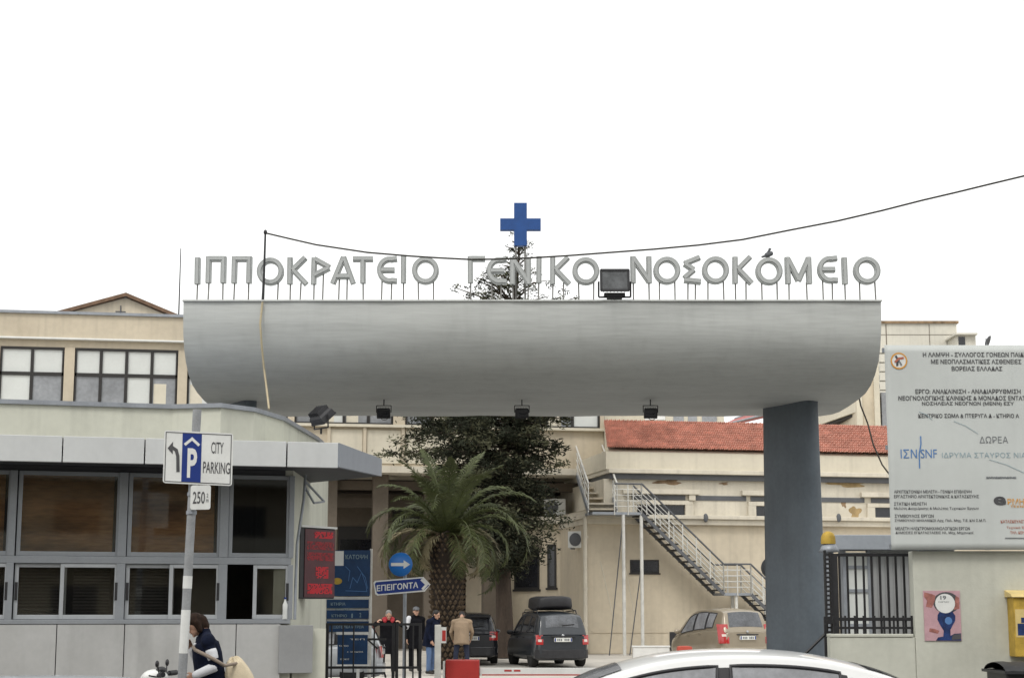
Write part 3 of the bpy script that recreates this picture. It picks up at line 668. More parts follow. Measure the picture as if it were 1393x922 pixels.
bt('ΔΩΡΕΑ', 1332, 1371, 598, 9, 'inkg', 0)
bt('ΙΣΝ', 1225, 1247, 617, 12, 'inkb', 0); bt('SNF', 1252, 1274, 617, 12, 'inkb', 0); bt('ΙΔΡΥΜΑ ΣΤΑΥΡΟΣ ΝΙΑΡΧΟΣ', 1281, 1425, 619, 7, 'inkt', -.005)
def pline(m, pts, wd, dd=.013):
    pr = [BP.hit(*p) for p in pts]; gq = MB(); ribbon(gq, pr, wd, lambda x, z, d: fnb(x, z) + BP.n * (dd + d), 0, .001); gq.build('printed_line', M[m], t)
pline('inkb', [(1252, 593), (1252.5, 604), (1250, 617), (1250.5, 637)], .016)
bt('ΚΑΤΑΣΚΕΥΑΣΤΗΣ', 1341, 1382, 649.5, 3, 'inkg', .03)
pline('inkg', [(1341, 649.5), (1382, 649.5)], .012)
rows = [('ΑΡΧΙΤΕΚΤΟΝΙΚΗ ΜΕΛΕΤΗ - ΓΕΝΙΚΗ ΕΠΙΒΛΕΨΗ', 1216, 1321, 668.5), ('ΕΡΓΑΣΤΗΡΙΟ ΑΡΧΙΤΕΚΤΟΝΙΚΗΣ & ΚΑΤΑΣΚΕΥΗΣ', 1216, 1331, 675), ('ΣΤΑΤΙΚΗ ΜΕΛΕΤΗ', 1216, 1260, 685), ('Μελέτη Διαχείρισης & Μελέτης Τεχνικών Έργων', 1216, 1331, 691.5),
        ('ΣΥΜΒΟΥΛΟΣ ΕΡΓΩΝ', 1217, 1270, 701.5), ('ΣΥΜΒΟΥΛΟΙ ΜΗΧΑΝΙΚΟΙ Αρχ. Πολ. Μηχ. Τ.Ε. ΚΑΙ Σ.Μ.Π.', 1217, 1341, 708), ('ΜΕΛΕΤΗ ΗΛΕΚΤΡΟΜΗΧΑΝΟΛΟΓΙΚΩΝ ΕΡΓΩΝ', 1218, 1319, 718.5), ('ΔΗΜΟΣΙΕΣ ΕΓΚΑΤΑΣΤΑΣΕΙΣ Ηλ. Μηχ. Μηχανικοί', 1218, 1324, 724.5)]
for b_, x0, x1, y in rows: bt(b_, x0, x1, y, 4.4, 'ink', .015)
bt('e', 1351, 1368, 681, 12, 'ink', .03); bt('ΡΜΗΣ', 1370, 1400, 682, 8, 'orange', .01); bt('ΤΕΧΝΙΚΗ', 1374, 1402, 688.5, 3, 'orange', .02)
bt('ΚΑΤΑΣΚΕΥΑΣΤΙΚΗ', 1361, 1402, 709, 4, 'inkr', .02); bt('Τεχνικά Έργα', 1369, 1402, 717.5, 4, 'inkr', .01); bt('ΤΗΛ. ΚΕΝΤΡΟ', 1374, 1402, 724, 4, 'inkr', .01); pline('inkg', [(1367, 731.5), (1404, 731.5)], .012)
for sx, (x0, y0, x1, y1) in enumerate([(1297, 573, 1330, 590), (1345, 625, 1393, 643), (1250, 560, 1268, 571)]): pline('inkt', [(x0, y0), ((x0 + x1) / 2, (y0 + y1) / 2 - 2), (x1, y1)], .006)
# emblem: ring with a small figure
cx_, cz_ = BP.hit(1222.5, 491)
s = .0098
ribbon(GB['orange'], [(cx_ + .105 * math.cos(a_ / 20 * 2 * math.pi), cz_ + .105 * math.sin(a_ / 20 * 2 * math.pi)) for a_ in range(21)], .02, lambda x, z, d: fnb(x, z) + BP.n * (.013 + d), 0, .001)
GB['signw'].add([fnb(cx_ + .095 * math.cos(a_ / 20 * 2 * math.pi), cz_ + .095 * math.sin(a_ / 20 * 2 * math.pi)) + BP.n * .0115 for a_ in range(20)], [tuple(range(20))])
pline('ink', [(1218, 484), (1221, 490), (1220, 498)], .03); pline('inkr', [(1217, 493), (1222, 488), (1229, 487)], .03, .016); pline('inkg', [(1222, 490), (1226, 497)], .02, .019)
for k, mbk in GB.items():
    if mbk.v: mbk.build('emblem', M[k], t, recalc=False)
# poster
PO = Plane((0, 22.985), (10, 22.985))
t = thing('poster', 'pink poster with a dark keyhole shape and white disc pasted on the wall', 'poster', PO.pt(PO.hit(1282, 870)[0], PO.hit(1282, 871)[1], 0))
s0, s1, z0, z1 = PO.rect(1257, 803, 1307, 871)
fp = lambda u, v: PO.pt(s0 + (s1 - s0) * u, z0 + (z1 - z0) * v, 0)
g = MB(); PO.sbox(g, s0, s1, z0, z1, -.012, 0); g.build('paper', M['pink'], t)
def patch(name, pts, m, d):
    g = MB(); n = len(pts); V = [fp(u, v) + PO.n * d for u, v in pts]; V += [fp(u, v) + PO.n * (d - .001) for u, v in pts]
    g.add(V, [tuple(range(n)), tuple(range(2 * n - 1, n - 1, -1))] + [(i, (i + 1) % n, n + (i + 1) % n, n + i) for i in range(n)]); return g.build(name, M[m], t)
circ = lambda cx, cy, rx, ry, n=24: [(cx + rx * math.cos(2 * math.pi * k / n), cy + ry * math.sin(2 * math.pi * k / n)) for k in range(n)]
patch('print_dark_halo', circ(.62, .76, .36, .215), 'ink', .0015)
kh = [(.30, .005), (.36, .07), (.50, .085), (.52, .20), (.44, .30), (.36, .42), (.37, .52), (.45, .60), (.6, .63), (.76, .60), (.85, .50), (.84, .40), (.76, .30), (.70, .22), (.70, .1), (.80, .14), (.985, .15), (.985, .005)]
patch('print_keyhole', kh, 'navy', .003)
patch('print_disc', circ(.585, .745, .27, .195), 'signw', .0045)
patch('print_highlight', circ(.66, .40, .10, .075), 'inkb', .0045)
patch('print_blotch', [(.03, .97), (.25, .93), (.33, .90), (.30, .78), (.22, .66), (.06, .68), (.10, .80), (.02, .88)], 'brownp', .002)
patch('print_blotch', [(.82, .62), (.97, .64), (.97, .86), (.88, .90)], 'brownp', .002)
patch('print_blotch', [(.12, .18), (.36, .14), (.40, .2), (.26, .24), (.14, .25)], 'brownp', .002)
patch('print_blotch', [(.72, .02), (.98, .03), (.98, .14), (.76, .12)], 'ink', .0045)
g = MB(); text(g, '19', lambda x, z: fp(x, z) + PO.n * .0065, .46, .62, .82, .90, .03); text(g, 'ΜΑΡΤΙΟΥ', lambda x, z: fp(x, z) + PO.n * .0065, .40, .70, .76, .79, .01); g.build('lettering', M['inkg'], t)
# yellow box at the right edge
t = thing('letter_box', 'yellow metal box with stickers mounted on the wall at the right edge', 'letter box', (W.hit(1400, 850)[0], 22.85, wz(893)))
z0, z1 = wz(893, .3), wz(812, .3); s0, s1 = W.hit(1380, 850, .3)[0], W.hit(1432, 850, .3)[0]
g = MB(); W.sbox(g, s0, s1, z0, z1, .001, .3); g.build('body', M['yellow'], t, bevel=.012)
g = MB(); P = [W.pt(a_, z_, d_) for a_ in (s0 - .03, s1 + .03) for d_, z_ in ((.0, z1 + .09), (.34, z1 + .002))]
g.add([W.pt(a_, z_, d_) for a_ in (s0 - .03, s1 + .03) for d_, z_ in ((.001, z1 + .002), (.34, z1 + .002), (.30, z1 + .045), (.001, z1 + .10))], [(0, 1, 2, 3), (4, 7, 6, 5), (0, 4, 5, 1), (1, 5, 6, 2), (2, 6, 7, 3), (3, 7, 4, 0)]); g.build('lid', M['yellowl'], t, bevel=.008)
g = MB(); W.sbox(g, s0 + .015, s1 - .1, z0 + (z1 - z0) * .33, z0 + (z1 - z0) * .8, .301, .304); st = g.build('sticker', M['yellowl'], t)
g = MB(); W.sbox(g, s0 + .04, s1 - .14, z0 + (z1 - z0) * .36, z0 + (z1 - z0) * .56, .3045, .306); W.sbox(g, s0 + .09, s0 + .2, z0 + (z1 - z0) * .57, z0 + (z1 - z0) * .66, .3045, .306); g.build('sticker_picture', M['navy'], t)
# waste container
cx0, cx1 = X(1356, 21.4, 900), X(1356, 21.4, 900) + 1.3; tz = Z(901, 21.0)
t = thing('waste_container', 'black waste container below the yellow box in the right corner', 'waste container', ((cx0 + cx1) / 2, 21.5, 0))
g = MB(); k = .1
g.hexa([(x, y, z) for x, ks in ((cx0 + .03, 1), (cx1 - .03, -1)) for y in (21.1, 22.0) for z in (.2, tz - .11)]); g.build('body', M['blackp'], t, bevel=.03)
g = MB(); g.grid(lambda u, v: Vector((u, v, tz - .10 + .10 * math.sin((v - 21.02) / 1.0 * math.pi) ** .6 + .006 * math.sin(u * 30))), [cx0 + (cx1 - cx0) * i / 24 for i in range(25)], [21.02 + i / 10 for i in range(11)]); g.box(cx0 - .02, cx1 + .02, 21.0, 22.04, tz - .135, tz - .1); g.build('lid', M['blackp'], t)
for x in (cx0 + .2, cx1 - .2):
    for y in (21.25, 21.85): g = MB(); g.lathe([(.001, -.03), (.09, -.03), (.1, 0), (.09, .03), (.001, .03)], (x, y, .1), 14, Matrix.Rotation(math.pi / 2, 3, 'X')); g.box(x - .02, x + .02, y - .04, y + .04, .1, .22); g.build('wheel', M['tyre'], t)

# ---- black fence behind the low wall
FPn = Plane((0, 23.6), (10, 23.6))
t = thing('black_fence', 'tall black barred fence behind the low wall on the right', 'fence', FPn.pt(FPn.hit(1185, 860)[0], 0))
z0, z1 = 0, FPn.hit(1190, 753)[1]; s0, s1 = FPn.hit(1121, 800)[0], FPn.hit(1246, 800)[0]
g = MB(); FPn.sbox(g, s0 + .07, s1, z1 - .035, z1 + .005, -.025, .025); FPn.sbox(g, s0 + .07, s1, FPn.hit(1190, 842)[1] - .02, FPn.hit(1190, 842)[1] + .02, -.025, .025); FPn.sbox(g, s0 + .07, s1, .15, .2, -.02, .02); g.build('rail', M['black'], t)
for i in range(10):
    xx = 1142.5 + i * 11.0
    g = MB(); a0, zz = FPn.hit(xx, 800); FPn.sbox(g, a0 - .014, a0 + .014, .201, z1 - .036, -.012, .012); g.build('bar', M['black'], t)
g = MB(); FPn.sbox(g, FPn.hit(1128, 800)[0] + .02, FPn.hit(1141, 800)[0] - .01, .2, z1, -.03, .03); g.build('sheet_panel', M['blackp'], t)
# gate post with toothed rack
g = MB(); a0 = FPn.hit(1122, 800)[0]; a1 = FPn.hit(1128, 800)[0]
FPn.sbox(g, a0, a0 + .022, 0, z1 + .05, -.05, .05); FPn.sbox(g, a1 + .012, a1 + .04, 0, z1 + .02, -.05, .05)
zz = .1
while zz < z1: FPn.sbox(g, a0 + .023, a1 + .011, zz, zz + .028, -.05, .05); zz += .062
g.build('gate_post', M['black'], t)
g = MB(); q0 = FPn.pt(a0 - .01, 1.35, .06)
g.box(q0.x - .03, q0.x + .11, q0.y - .05, q0.y, FPn.hit(1120, 848)[1] - .0, FPn.hit(1120, 838)[1]); g.box(q0.x - .03, q0.x + .005, q0.y - .05, q0.y, 0, FPn.hit(1120, 848)[1] - .002)
g.tube([(q0.x - .02, q0.y - .02, FPn.hit(1118, 862)[1]), at(1096, 888, 23.45)], .02, 6); g.build('gate_latch', M['black'], t)
# hand rail in front, on the low wall
RP = Plane((0, 23.12), (10, 23.12))
t = thing('wall_railing', 'low black railing standing on the low wall in front of the tall fence', 'railing', RP.pt(RP.hit(1185, 860)[0], lt))
g = MB(); s0, s1 = RP.hit(1133, 850)[0], RP.hit(1243, 850)[0] - .01
for y_ in (841, 853.5): zz = RP.hit(1190, y_)[1]; RP.sbox(g, s0, s1, zz - .016, zz + .016, -.016, .016)
g.build('rail', M['black'], t)
for xx in (1134, 1150, 1163, 1175, 1190, 1203, 1216, 1229, 1242):
    g = MB(); a0 = RP.hit(xx, 850)[0]; a0 = min(max(a0, s0 + .014), s1 - .014); RP.sbox(g, a0 - .012, a0 + .012, lt + .01, RP.hit(1190, 841)[1] + .04, -.012, .012); g.build('bar', M['black'], t)
# guard hut
t = thing('guard_hut', 'grey metal guard hut behind the black fence', 'hut', (X(1190, 27, 800), 28, 0))
HP = Plane((0, 27), (10, 27))
s0, s1 = HP.hit(1144, 790)[0], HP.hit(1300, 790)[0]; zr0, zr1 = HP.hit(1190, 748)[1], HP.hit(1190, 728)[1]
g = MB(); HP.sbox(g, s0 - .12, s1, zr0, zr1, -.5, .25); g.build('roof', mat('hut roof blue grey', (.30, .325, .36), .5, .08, 2, streak=.15), t, bevel=.01)
g = MB(); HP.sbox(g, HP.hit(1186, 800)[0], s1, .08, zr0 - .001, -.4, 0)
x_ = HP.hit(1186, 800)[0] + .03
while x_ < s1 - .08: HP.sbox(g, x_, x_ + .05, .1, zr0 - .04, 0, .025); x_ += .125
g.build('wall', M['kgrey'], t)
g = MB(); HP.sbox(g, s0 + .05, HP.hit(1146, 800)[0] + .03, .08, zr0 - .001, -.4, -.02); HP.sbox(g, s0 + .05, s1, .0, .079, -.4, 0); HP.sbox(g, s0 + .06, s1 - .05, .09, zr0 - .02, -.5, -.41); g.build('frame', M['steeld'], t)
d0, d1 = HP.hit(1145, 800)[0] + .03, HP.hit(1185.5, 800)[0]
g = MB(); HP.sbox(g, d0, d0 + .05, .08, zr0 - .002, -.06, 0); HP.sbox(g, d1 - .05, d1, .08, zr0 - .002, -.06, 0)
for y_ in (771, 803, 850): zz = HP.hit(1165, y_)[1]; HP.sbox(g, d0 + .051, d1 - .051, zz - .025, zz + .025, -.05, -.005)
g.build('door', M['steeld'], t)
g = MB(); HP.sbox(g, d0 + .05, d1 - .05, .1, zr0 - .03, -.035, -.028); g.build('door_pane', M['pale'], t)
# beacon
bb = at(1127, 745, 24.2)
t = thing('warning_beacon', 'yellow dome beacon on a grey cap above the black gate post', 'beacon', (bb.x, bb.y, Z(750, 24.2)))
g = MB(); g.lathe([(.105, 0), (.105, .04), (.10, .10), (.075, .15), (.025, .178), (.001, .18)], (bb.x, bb.y, Z(739.5, 24.2)), 18); g.build('lens', M['yellow'], t)
g = MB(); g.lathe([(.001, -.12), (.15, -.11), (.12, -.05), (.095, -.0), (.001, 0)], (bb.x + .01, bb.y, Z(740, 24.2)), 18); g.build('base', M['steeld'], t)
g = MB(); g.tube([(bb.x + .01, bb.y, Z(750, 24.2) - .0), (bb.x + .01, bb.y, 0)], .06, 8); g.build('post', M['steeld'], t)
# round sign seen edge-on behind pillar
dc = at(1050, 772, 35)
t = thing('round_sign', 'round dark road sign seen from behind at the left edge of the pillar', 'road sign', (dc.x, dc.y, 0))
g = MB(); g.lathe([(.001, -.01), (.22, -.01), (.225, .0), (.22, .01), (.001, .01)], dc, 24, Matrix.Rotation(math.pi / 2, 3, 'X')); g.build('disc', M['gutter'], t)
g = MB(); g.tube([(dc.x + .05, dc.y + .04, 0), (dc.x + .05, dc.y + .04, dc.z + .1)], .03, 8); g.build('post', M['steeld'], t)

# ================================================================== street signs
sp = at(258.5, 720, 18.75)
t = thing('parking_sign', 'grey street pole with a CITY PARKING plate and a small 250 plate', 'sign', (sp.x - .05, sp.y, 0))
ztop = Z(557, 18.75); xb_, xt_ = sp.x - .045, sp.x + .04
g = MB(); g.tube([(xb_ - .02, sp.y, 0), (xt_, sp.y, ztop)], .048, 14); g.build('pole', M['pole'], t)
def polex(z): return xb_ - .02 + (xt_ - xb_ + .02) * z / ztop
g = MB()
for a_, b_ in ((Z(888, 18.75), Z(829, 18.75)), (Z(800, 18.75), Z(783, 18.75))): g.tube([(polex(a_), sp.y, a_), (polex(b_), sp.y, b_)], .0505, 14)
g.build('paper_sticker', M['signw'], t)
PP = Plane(at(222.5, 620, 18.62).xy, at(316.5, 620, 18.72).xy)
def pbox(x0, x1, y0, y1, sh, th, d, r, name, m, parent=t):
    """rounded plate following the sign's slight lean; sh shears it downwards to the right"""
    s0, s1, z0, z1 = PP.rect(x0, y0, x1, y1); pts = []
    for cx, cz, a0 in ((s1 - r, z1 - r, 0), (s0 + r, z1 - r, 90), (s0 + r, z0 + r, 180), (s1 - r, z0 + r, 270)):
        for k in range(5): pts.append((cx + r * math.cos(R(a0 + k * 22.5)), cz + r * math.sin(R(a0 + k * 22.5))))
    zm = (z0 + z1) / 2
    f = lambda x, z, dd: PP.pt(x, z - (x - s0) * sh + (0), dd)
    g = MB(); g.prism(pts, f, d - th, d); return g.build(name, M[m], parent), f, (s0, s1, z0, z1)
pl_, f, (s0, s1, z0, z1) = pbox(222.5, 316.5, 585.5, 657, .035, .018, 0, .03, 'plate', 'signw')
sh = .035; fs = lambda d: (lambda x, z: PP.pt(x, z - (x - s0) * sh, d)); wd, hh = s1 - s0, z1 - z0
g = MB(); ribbon(g, [(s0 + .02, z0 + .02), (s1 - .02, z0 + .02), (s1 - .02, z1 - .02), (s0 + .02, z1 - .02), (s0 + .02, z0 + .02)], .008, lambda x, z, d: fs(.002 + d)(x, z), 0, .001)
g.build('border', M['ink'], t, recalc=False)
g = MB(); text(g, 'CITY', fs(.003), s0 + wd * .685, s0 + wd * .865, z0 + hh * .60, z0 + hh * .82, .008); g.build('lettering', M['ink'], t, recalc=False); g = MB(); text(g, 'PARKING', fs(.003), s0 + wd * .575, s0 + wd * .965, z0 + hh * .22, z0 + hh * .44, .008)
g.build('lettering', M['ink'], t, recalc=False); g = MB(); ribbon(g, [(s0 + wd * .215, z0 + hh * .22), (s0 + wd * .205, z0 + hh * .52), (s0 + wd * .18, z0 + hh * .63), (s0 + wd * .12, z0 + hh * .68)], .036, lambda x, z, d: fs(.003 + d)(x, z), 0, .001)
tri = [(s0 + wd * .055, z0 + hh * .66), (s0 + wd * .13, z0 + hh * .79), (s0 + wd * .13, z0 + hh * .55)]
g.add([fs(.0052)(*p) for p in tri], [(0, 1, 2)]); g.build('turn_arrow', M['ink'], t, recalc=False)
g = MB(); g.add([fs(.002)(s0 + wd * a, z0 + hh * b) for a, b in ((.265, .03), (.545, .03), (.545, .97), (.265, .97))], [(0, 1, 2, 3)]); g.build('blue_panel', M['signb'], t, recalc=False)
g = MB(); ribbon(g, [(s0 + wd * .30, z0 + hh * .74), (s0 + wd * .405, z0 + hh * .86), (s0 + wd * .51, z0 + hh * .74)], .03, lambda x, z, d: fs(.004 + d)(x, z), 0, .001)
text(g, 'P', fs(.004), s0 + wd * .345, s0 + wd * .485, z0 + hh * .12, z0 + hh * .68, .03); g.build('parking_symbol', M['signw'], t, recalc=False)
p2, f2, (s0, s1, z0, z1) = pbox(259, 286.5, 660, 693, -.02, .015, 0, .025, 'distance_plate', 'signw')
hh = z1 - z0; wd = s1 - s0
g = MB(); fd = lambda x, z: PP.pt(x, z + (x - s0) * .02, .003)
text(g, '250', fd, s0 + wd * .12, s0 + wd * .72, z0 + hh * .24, z0 + hh * .74, .012); text(g, 'm', fd, s0 + wd * .78, s0 + wd * .9, z0 + hh * .3, z0 + hh * .42, .01); text(g, '2', fd, s0 + wd * .8, s0 + wd * .88, z0 + hh * .5, z0 + hh * .66, .01); g.build('lettering', M['ink'], p2, recalc=False)
g = MB()
for y_ in (610, 640, 672, 697): z_ = Z(y_, 18.75); g.tube([(polex(z_), sp.y, z_ - .02), (polex(z_), sp.y, z_ + .02)], .058, 14); g.box(polex(z_) - .02, polex(z_) + .02, sp.y - .062, sp.y - .04, z_ - .015, z_ + .015)
g.build('clamp', M['steeld'], t)

# direction signs
sc = at(551, 790, 34.0); ty = 34.0
t = thing('direction_sign', 'blue arrow shaped ΕΠΕΙΓΟΝΤΑ sign on a grey post beside the palm', 'sign', (sc.x, ty, 0))
g = MB(); g.tube([(sc.x, ty, 0), (sc.x, ty, Z(752, ty))], .035, 8); g.build('post', M['steeld'], t)
EPn = Plane((0, 33.93), (10, 33.93))
def epoly(off, d, name, m):
    pts = [(508, 792), (510, 789.5), (576, 784.2), (585.5, 794.5), (578, 804), (513, 809.5), (510.5, 807.5)]
    P = [Vector(EPn.hit(*p)) for p in pts]; c_ = sum(P, Vector((0, 0))) / len(P)
    Q = []
    for p in P:
        v = p - c_; Q.append((c_.x + v.x * (1 - off / abs(v.x) if abs(v.x) > off * 2 else 1), c_.y + v.y * (1 - off / max(abs(v.y), .05))))
    g = MB(); g.prism(Q, lambda x, z, dd: EPn.pt(x, z, dd), d - .02, d); return g.build(name, M[m], t)
epoly(0, 0, 'plate', 'signw'); epoly(.026, .003, 'blue_field', 'signb')
g = MB(); a = EPn.hit(512.5, 804); b = EPn.hit(569, 790.5); sl = (EPn.hit(569, 795)[1] - EPn.hit(512.5, 799.8)[1]) / (b[0] - a[0])
text(g, 'ΕΠΕΙΓΟΝΤΑ', lambda x, z: EPn.pt(x, z + (x - a[0]) * sl, .006), a[0], b[0], EPn.hit(512, 804)[1], EPn.hit(512, 795.5)[1], .02)
ribbon(g, [EPn.hit(573, 787.5), EPn.hit(580.5, 794.6), EPn.hit(574.5, 801.3)], .05, lambda x, z, d: EPn.pt(x, z, .006 + d), 0, .001); g.build('lettering', M['signw'], t, recalc=False)
t = thing('round_arrow_sign', 'round blue sign with a white arrow pointing right above the emergency sign', 'road sign', (sc.x - .06, 33.9, Z(783, 33.9)))
c_ = at(545, 767.3, 33.9)
g = MB(); g.lathe([(.001, -.012), (.232, -.012), (.236, .0), (.232, .012), (.001, .012)], c_, 32, Matrix.Rotation(math.pi / 2, 3, 'X')); g.build('disc', M['signlb'], t)
g = MB(); fa = lambda x, z: Vector((c_.x + x, c_.y - .016, c_.z + z)); g.add([fa(*p) for p in ((-.19, -.032), (.06, -.032), (.06, -.085), (.19, 0), (.06, .085), (.06, .032), (-.19, .032))], [(0, 1, 2, 3, 4, 5, 6)]); g.build('arrow', M['signw'], t, recalc=False)
g = MB(); g.box(sc.x - .03, sc.x + .03, 33.913, 33.97, c_.z - .03, c_.z + .03); g.build('bracket', M['steeld'], t)

# map and information boards
IP = Plane((0, 36.0), (10, 36.0))
t = thing('map_board', 'upper dark blue site map board with a white strip, beside the red sign', 'notice board', IP.pt(IP.hit(478, 800)[0], 0))
g = MB(); IP.box(g, 444, 748, 503.5, 810, -.05, 0); g.build('panel', M['mapb'], t)
g = MB()
for xx in (443.2, 504.5): a0 = IP.hit(xx, 780)[0]; g.tube([IP.pt(a0, 0, -.03), IP.pt(a0, IP.hit(xx, 746)[1], -.03)], .028, 8)
g.build('frame_post', M['steel'], t)
def it(gg, body, x0, x1, y, h, d=.006, b=.01):
    s0, s1, z0, z1 = IP.rect(x0, y - h / 2, x1, y + h / 2); text(gg, body, lambda x, z: IP.pt(x, z, d), s0, s1, z0, z1, b)
g = MB(); IP.box(g, 455.5, 749, 467.5, 769, .001, .005); g.build('white_strip', M['signw'], t)
g = MB(); it(g, 'ΚΑΤΟΨΗ', 470, 500, 757, 6, .003); g2 = MB()
for pts in ([(476, 800), (480, 785), (486, 792), (492, 778), (498, 796), (499, 804), (470, 803)], [(470, 770), (476, 776), (474, 790)], [(486, 770), (497, 785), (500, 800)]):
    ribbon(g2, [IP.hit(*p) for p in pts], .012, lambda x, z, d: IP.pt(x, z, .003 + d), 0, .001)
g.build('lettering', M['inkt'], t, recalc=False); g2.build('map_lines', M['inkb'], t, recalc=False)
g = MB(); q_ = IP.hit(459, 790); g.add([IP.pt(q_[0] + .10 * math.cos(k / 14 * 2 * math.pi), q_[1] + .07 * math.sin(k / 14 * 2 * math.pi), .004) for k in range(14)], [tuple(range(14))]); g.build('yellow_mark', M['yellow'], t, recalc=False)
I2 = Plane((0, 35.8), (10, 35.8)); IP = I2
t = thing('direction_board', 'stack of dark blue direction strips with white lines below the map board', 'notice board', IP.pt(IP.hit(472, 830)[0], 0))
for y0, y1 in ((815, 826.5), (829.5, 841), (844.5, 859)):
    g = MB(); IP.box(g, 444.5, y0, 501.5, y1, -.04, 0); g.build('strip', M['mapb'], t)
g = MB(); IP.box(g, 443, 811, 503, 861, -.06, -.041)
for xx in (443.8, 503): a0 = IP.hit(xx, 780)[0]; g.tube([IP.pt(a0, 0, -.03), IP.pt(a0, IP.hit(xx, 812)[1], -.03)], .025, 8)
g.build('frame', M['steel'], t)
g = MB(); it(g, 'ΚΤΗΡΙΑ', 450, 470, 821, 4, .004); it(g, 'ΚΛΙΝΙΚΕΣ', 456, 476, 828, 2.5, .004); it(g, 'ΚΤΗΡΙΟ', 451, 472, 837, 4, .004); it(g, '1', 478, 480, 837, 6, .004); it(g, '2', 489, 491.5, 836, 6, .004); it(g, 'ΕΞΩΤΕΡΙΚΑ ΙΑΤΡΕΙΑ', 452, 495, 852, 4, .004); g.build('lettering', M['inkt'], t, recalc=False)
IP = Plane((0, 35.2), (10, 35.2))
t = thing('arrow_board', 'lower dark blue board with white arrows behind the black gate', 'notice board', IP.pt(IP.hit(480, 880)[0], 0))
g = MB(); IP.box(g, 459, 863, 500, 903, -.04, 0); g.build('panel', M['mapb'], t)
g = MB(); IP.box(g, 457.5, 859, 501, 862.6, -.045, .005); IP.box(g, 457.5, 903.4, 501, 905, -.045, .005); a0 = IP.hit(487, 900)[0]; IP.sbox(g, a0 - .03, a0 + .03, 0, IP.hit(487, 905.5)[1], -.045, 0); g.build('frame', M['white'], t)
g = MB()
for y_, x0, x1 in ((869, 476, 496), (878, 461, 474), (886, 472, 494), (896, 463, 475)):
    s0, s1, z0, z1 = IP.rect(x0, y_ - 1, x1, y_ + 1); text(g, {869: 'ΤΕΠ', 878: 'ΤΑΜΕΙΟ', 886: '←  ΑΙΜΟΔΟΣΙΑ', 896: 'ΕΞΟΔΟΣ'}[y_], lambda x, z: IP.pt(x, z, .004), s0, s1, z0, z1, .01)
    q_ = IP.hit(x0 + 8, y_)
g.build('lettering', M['signw'], t, recalc=False)

# black gate leaves
def gate(x0, x1, D, label, bars, ytop=847):
    G = Plane((0, D), (10, D)); t = thing('barred_gate', label, 'gate', G.pt(G.hit((x0 + x1) / 2, 880)[0], 0), group='black gate leaves at the entrance')
    zt_ = G.hit(x0, ytop)[1]; s0, s1 = G.hit(x0, 880)[0], G.hit(x1, 880)[0]; zl = G.hit(x0, 909)[1]; zm_ = G.hit(x0, 871)[1]
    g = MB(); G.sbox(g, s0, s0 + .055, .05, zt_, -.025, .025); G.sbox(g, s1 - .055, s1, .05, zt_, -.025, .025)
    for z in (zt_ - .045, zl, .1): G.sbox(g, s0 + .056, s1 - .056, z, z + .045, -.02, .02)
    g.build('frame', M['black'], t)
    for b in bars: g = MB(); a0 = G.hit(b, 880)[0]; G.sbox(g, a0 - .014, a0 + .014, .146, zt_ - .046, -.010, .010); g.build('bar', M['black'], t)
    return t, G, s0, s1, zt_
t, G, s0, s1, z_ = gate(443, 537, 32.0, 'black barred gate leaf in front of the blue boards', [451, 466.5, 481, 509])
g = MB(); a = G.hit(500, 869); b = G.hit(525, 869); G.sbox(g, a[0], b[0], a[1] - .02, a[1] + .02, -.035, -.012); c = G.hit(514, 882); g.beam(G.pt(a[0], a[1], .03), G.pt(c[0], c[1], .03), .03, .03); g.build('latch', M['black'], t)
g = MB(); ribbon(g, [G.hit(495, 921), G.hit(495, 915.5), G.hit(523, 914.5), G.hit(525, 921)], .035, lambda x, z, d: G.pt(x, z, .02 + d), 0, .03); g.build('lower_hoop', M['black'], t)
gate(538, 573.5, 32.05, 'narrow black barred gate leaf beside the man in jeans', [551.5, 562])
# barrier
G = Plane((0, 33.0), (10, 33.0))
t = thing('parking_barrier', 'red barrier cabinet with a long white arm across the entrance', 'barrier', G.pt(G.hit(628, 910)[0], 0, -.2))
g = MB(); s0, s1, z0, z1 = G.rect(606, 897, 652, 921); G.sbox(g, s0, s1, 0.03, z1, -.4, 0); g.build('cabinet', M['red'], t, bevel=.02)
g = MB(); G.sbox(g, s0 - .05, s0 - .012, 0.0, z1 - .03, -.38, -.02); G.sbox(g, s0 - .02, s1 + .02, 0, .028, -.42, .02); g.build('side_plate', M['signw'], t)
za = G.hit(720, 913)[1]; s2 = G.hit(1030, 913)[0]
g = MB(); G.sbox(g, s1 + .002, s2, za - .075, za + .07, -.14, -.08); arm = g.build('arm', M['white'], t, bevel=.008)
g = MB(); G.sbox(g, s1 + .05, s2, za - .075, za - .05, -.079, -.076)
G.sbox(g, G.hit(686, 911)[0], G.hit(696, 911)[0], za + .0, za + .035, -.079, -.076); G.sbox(g, G.hit(699, 911)[0], G.hit(708, 911)[0], za + .0, za + .035, -.079, -.076); g.build('red_stripe', M['red'], arm)
# grey post
t = thing('grey_post', 'plain grey metal post with a red reflector beside the red barrier cabinet', 'post', G.pt(G.hit(597.5, 900)[0], 0, .4))
a0 = G.hit(597.5, 880)[0]
g = MB(); G.sbox(g, a0 - .07, a0 + .05, 0, G.hit(597, 849)[1], .35, .42); g.build('shaft', M['steel'], t, bevel=.01)
g = MB(); q = G.hit(606, 864, .36); G.sbox(g, a0 + .052, a0 + .15, q[1] - .14, q[1] + .16, .37, .40); g.build('white_plate', M['signw'], t)
g = MB(); G.sbox(g, a0 + .07, a0 + .14, q[1] - .1, q[1] + .1, .401, .405); g.build('reflector', M['red'], t)
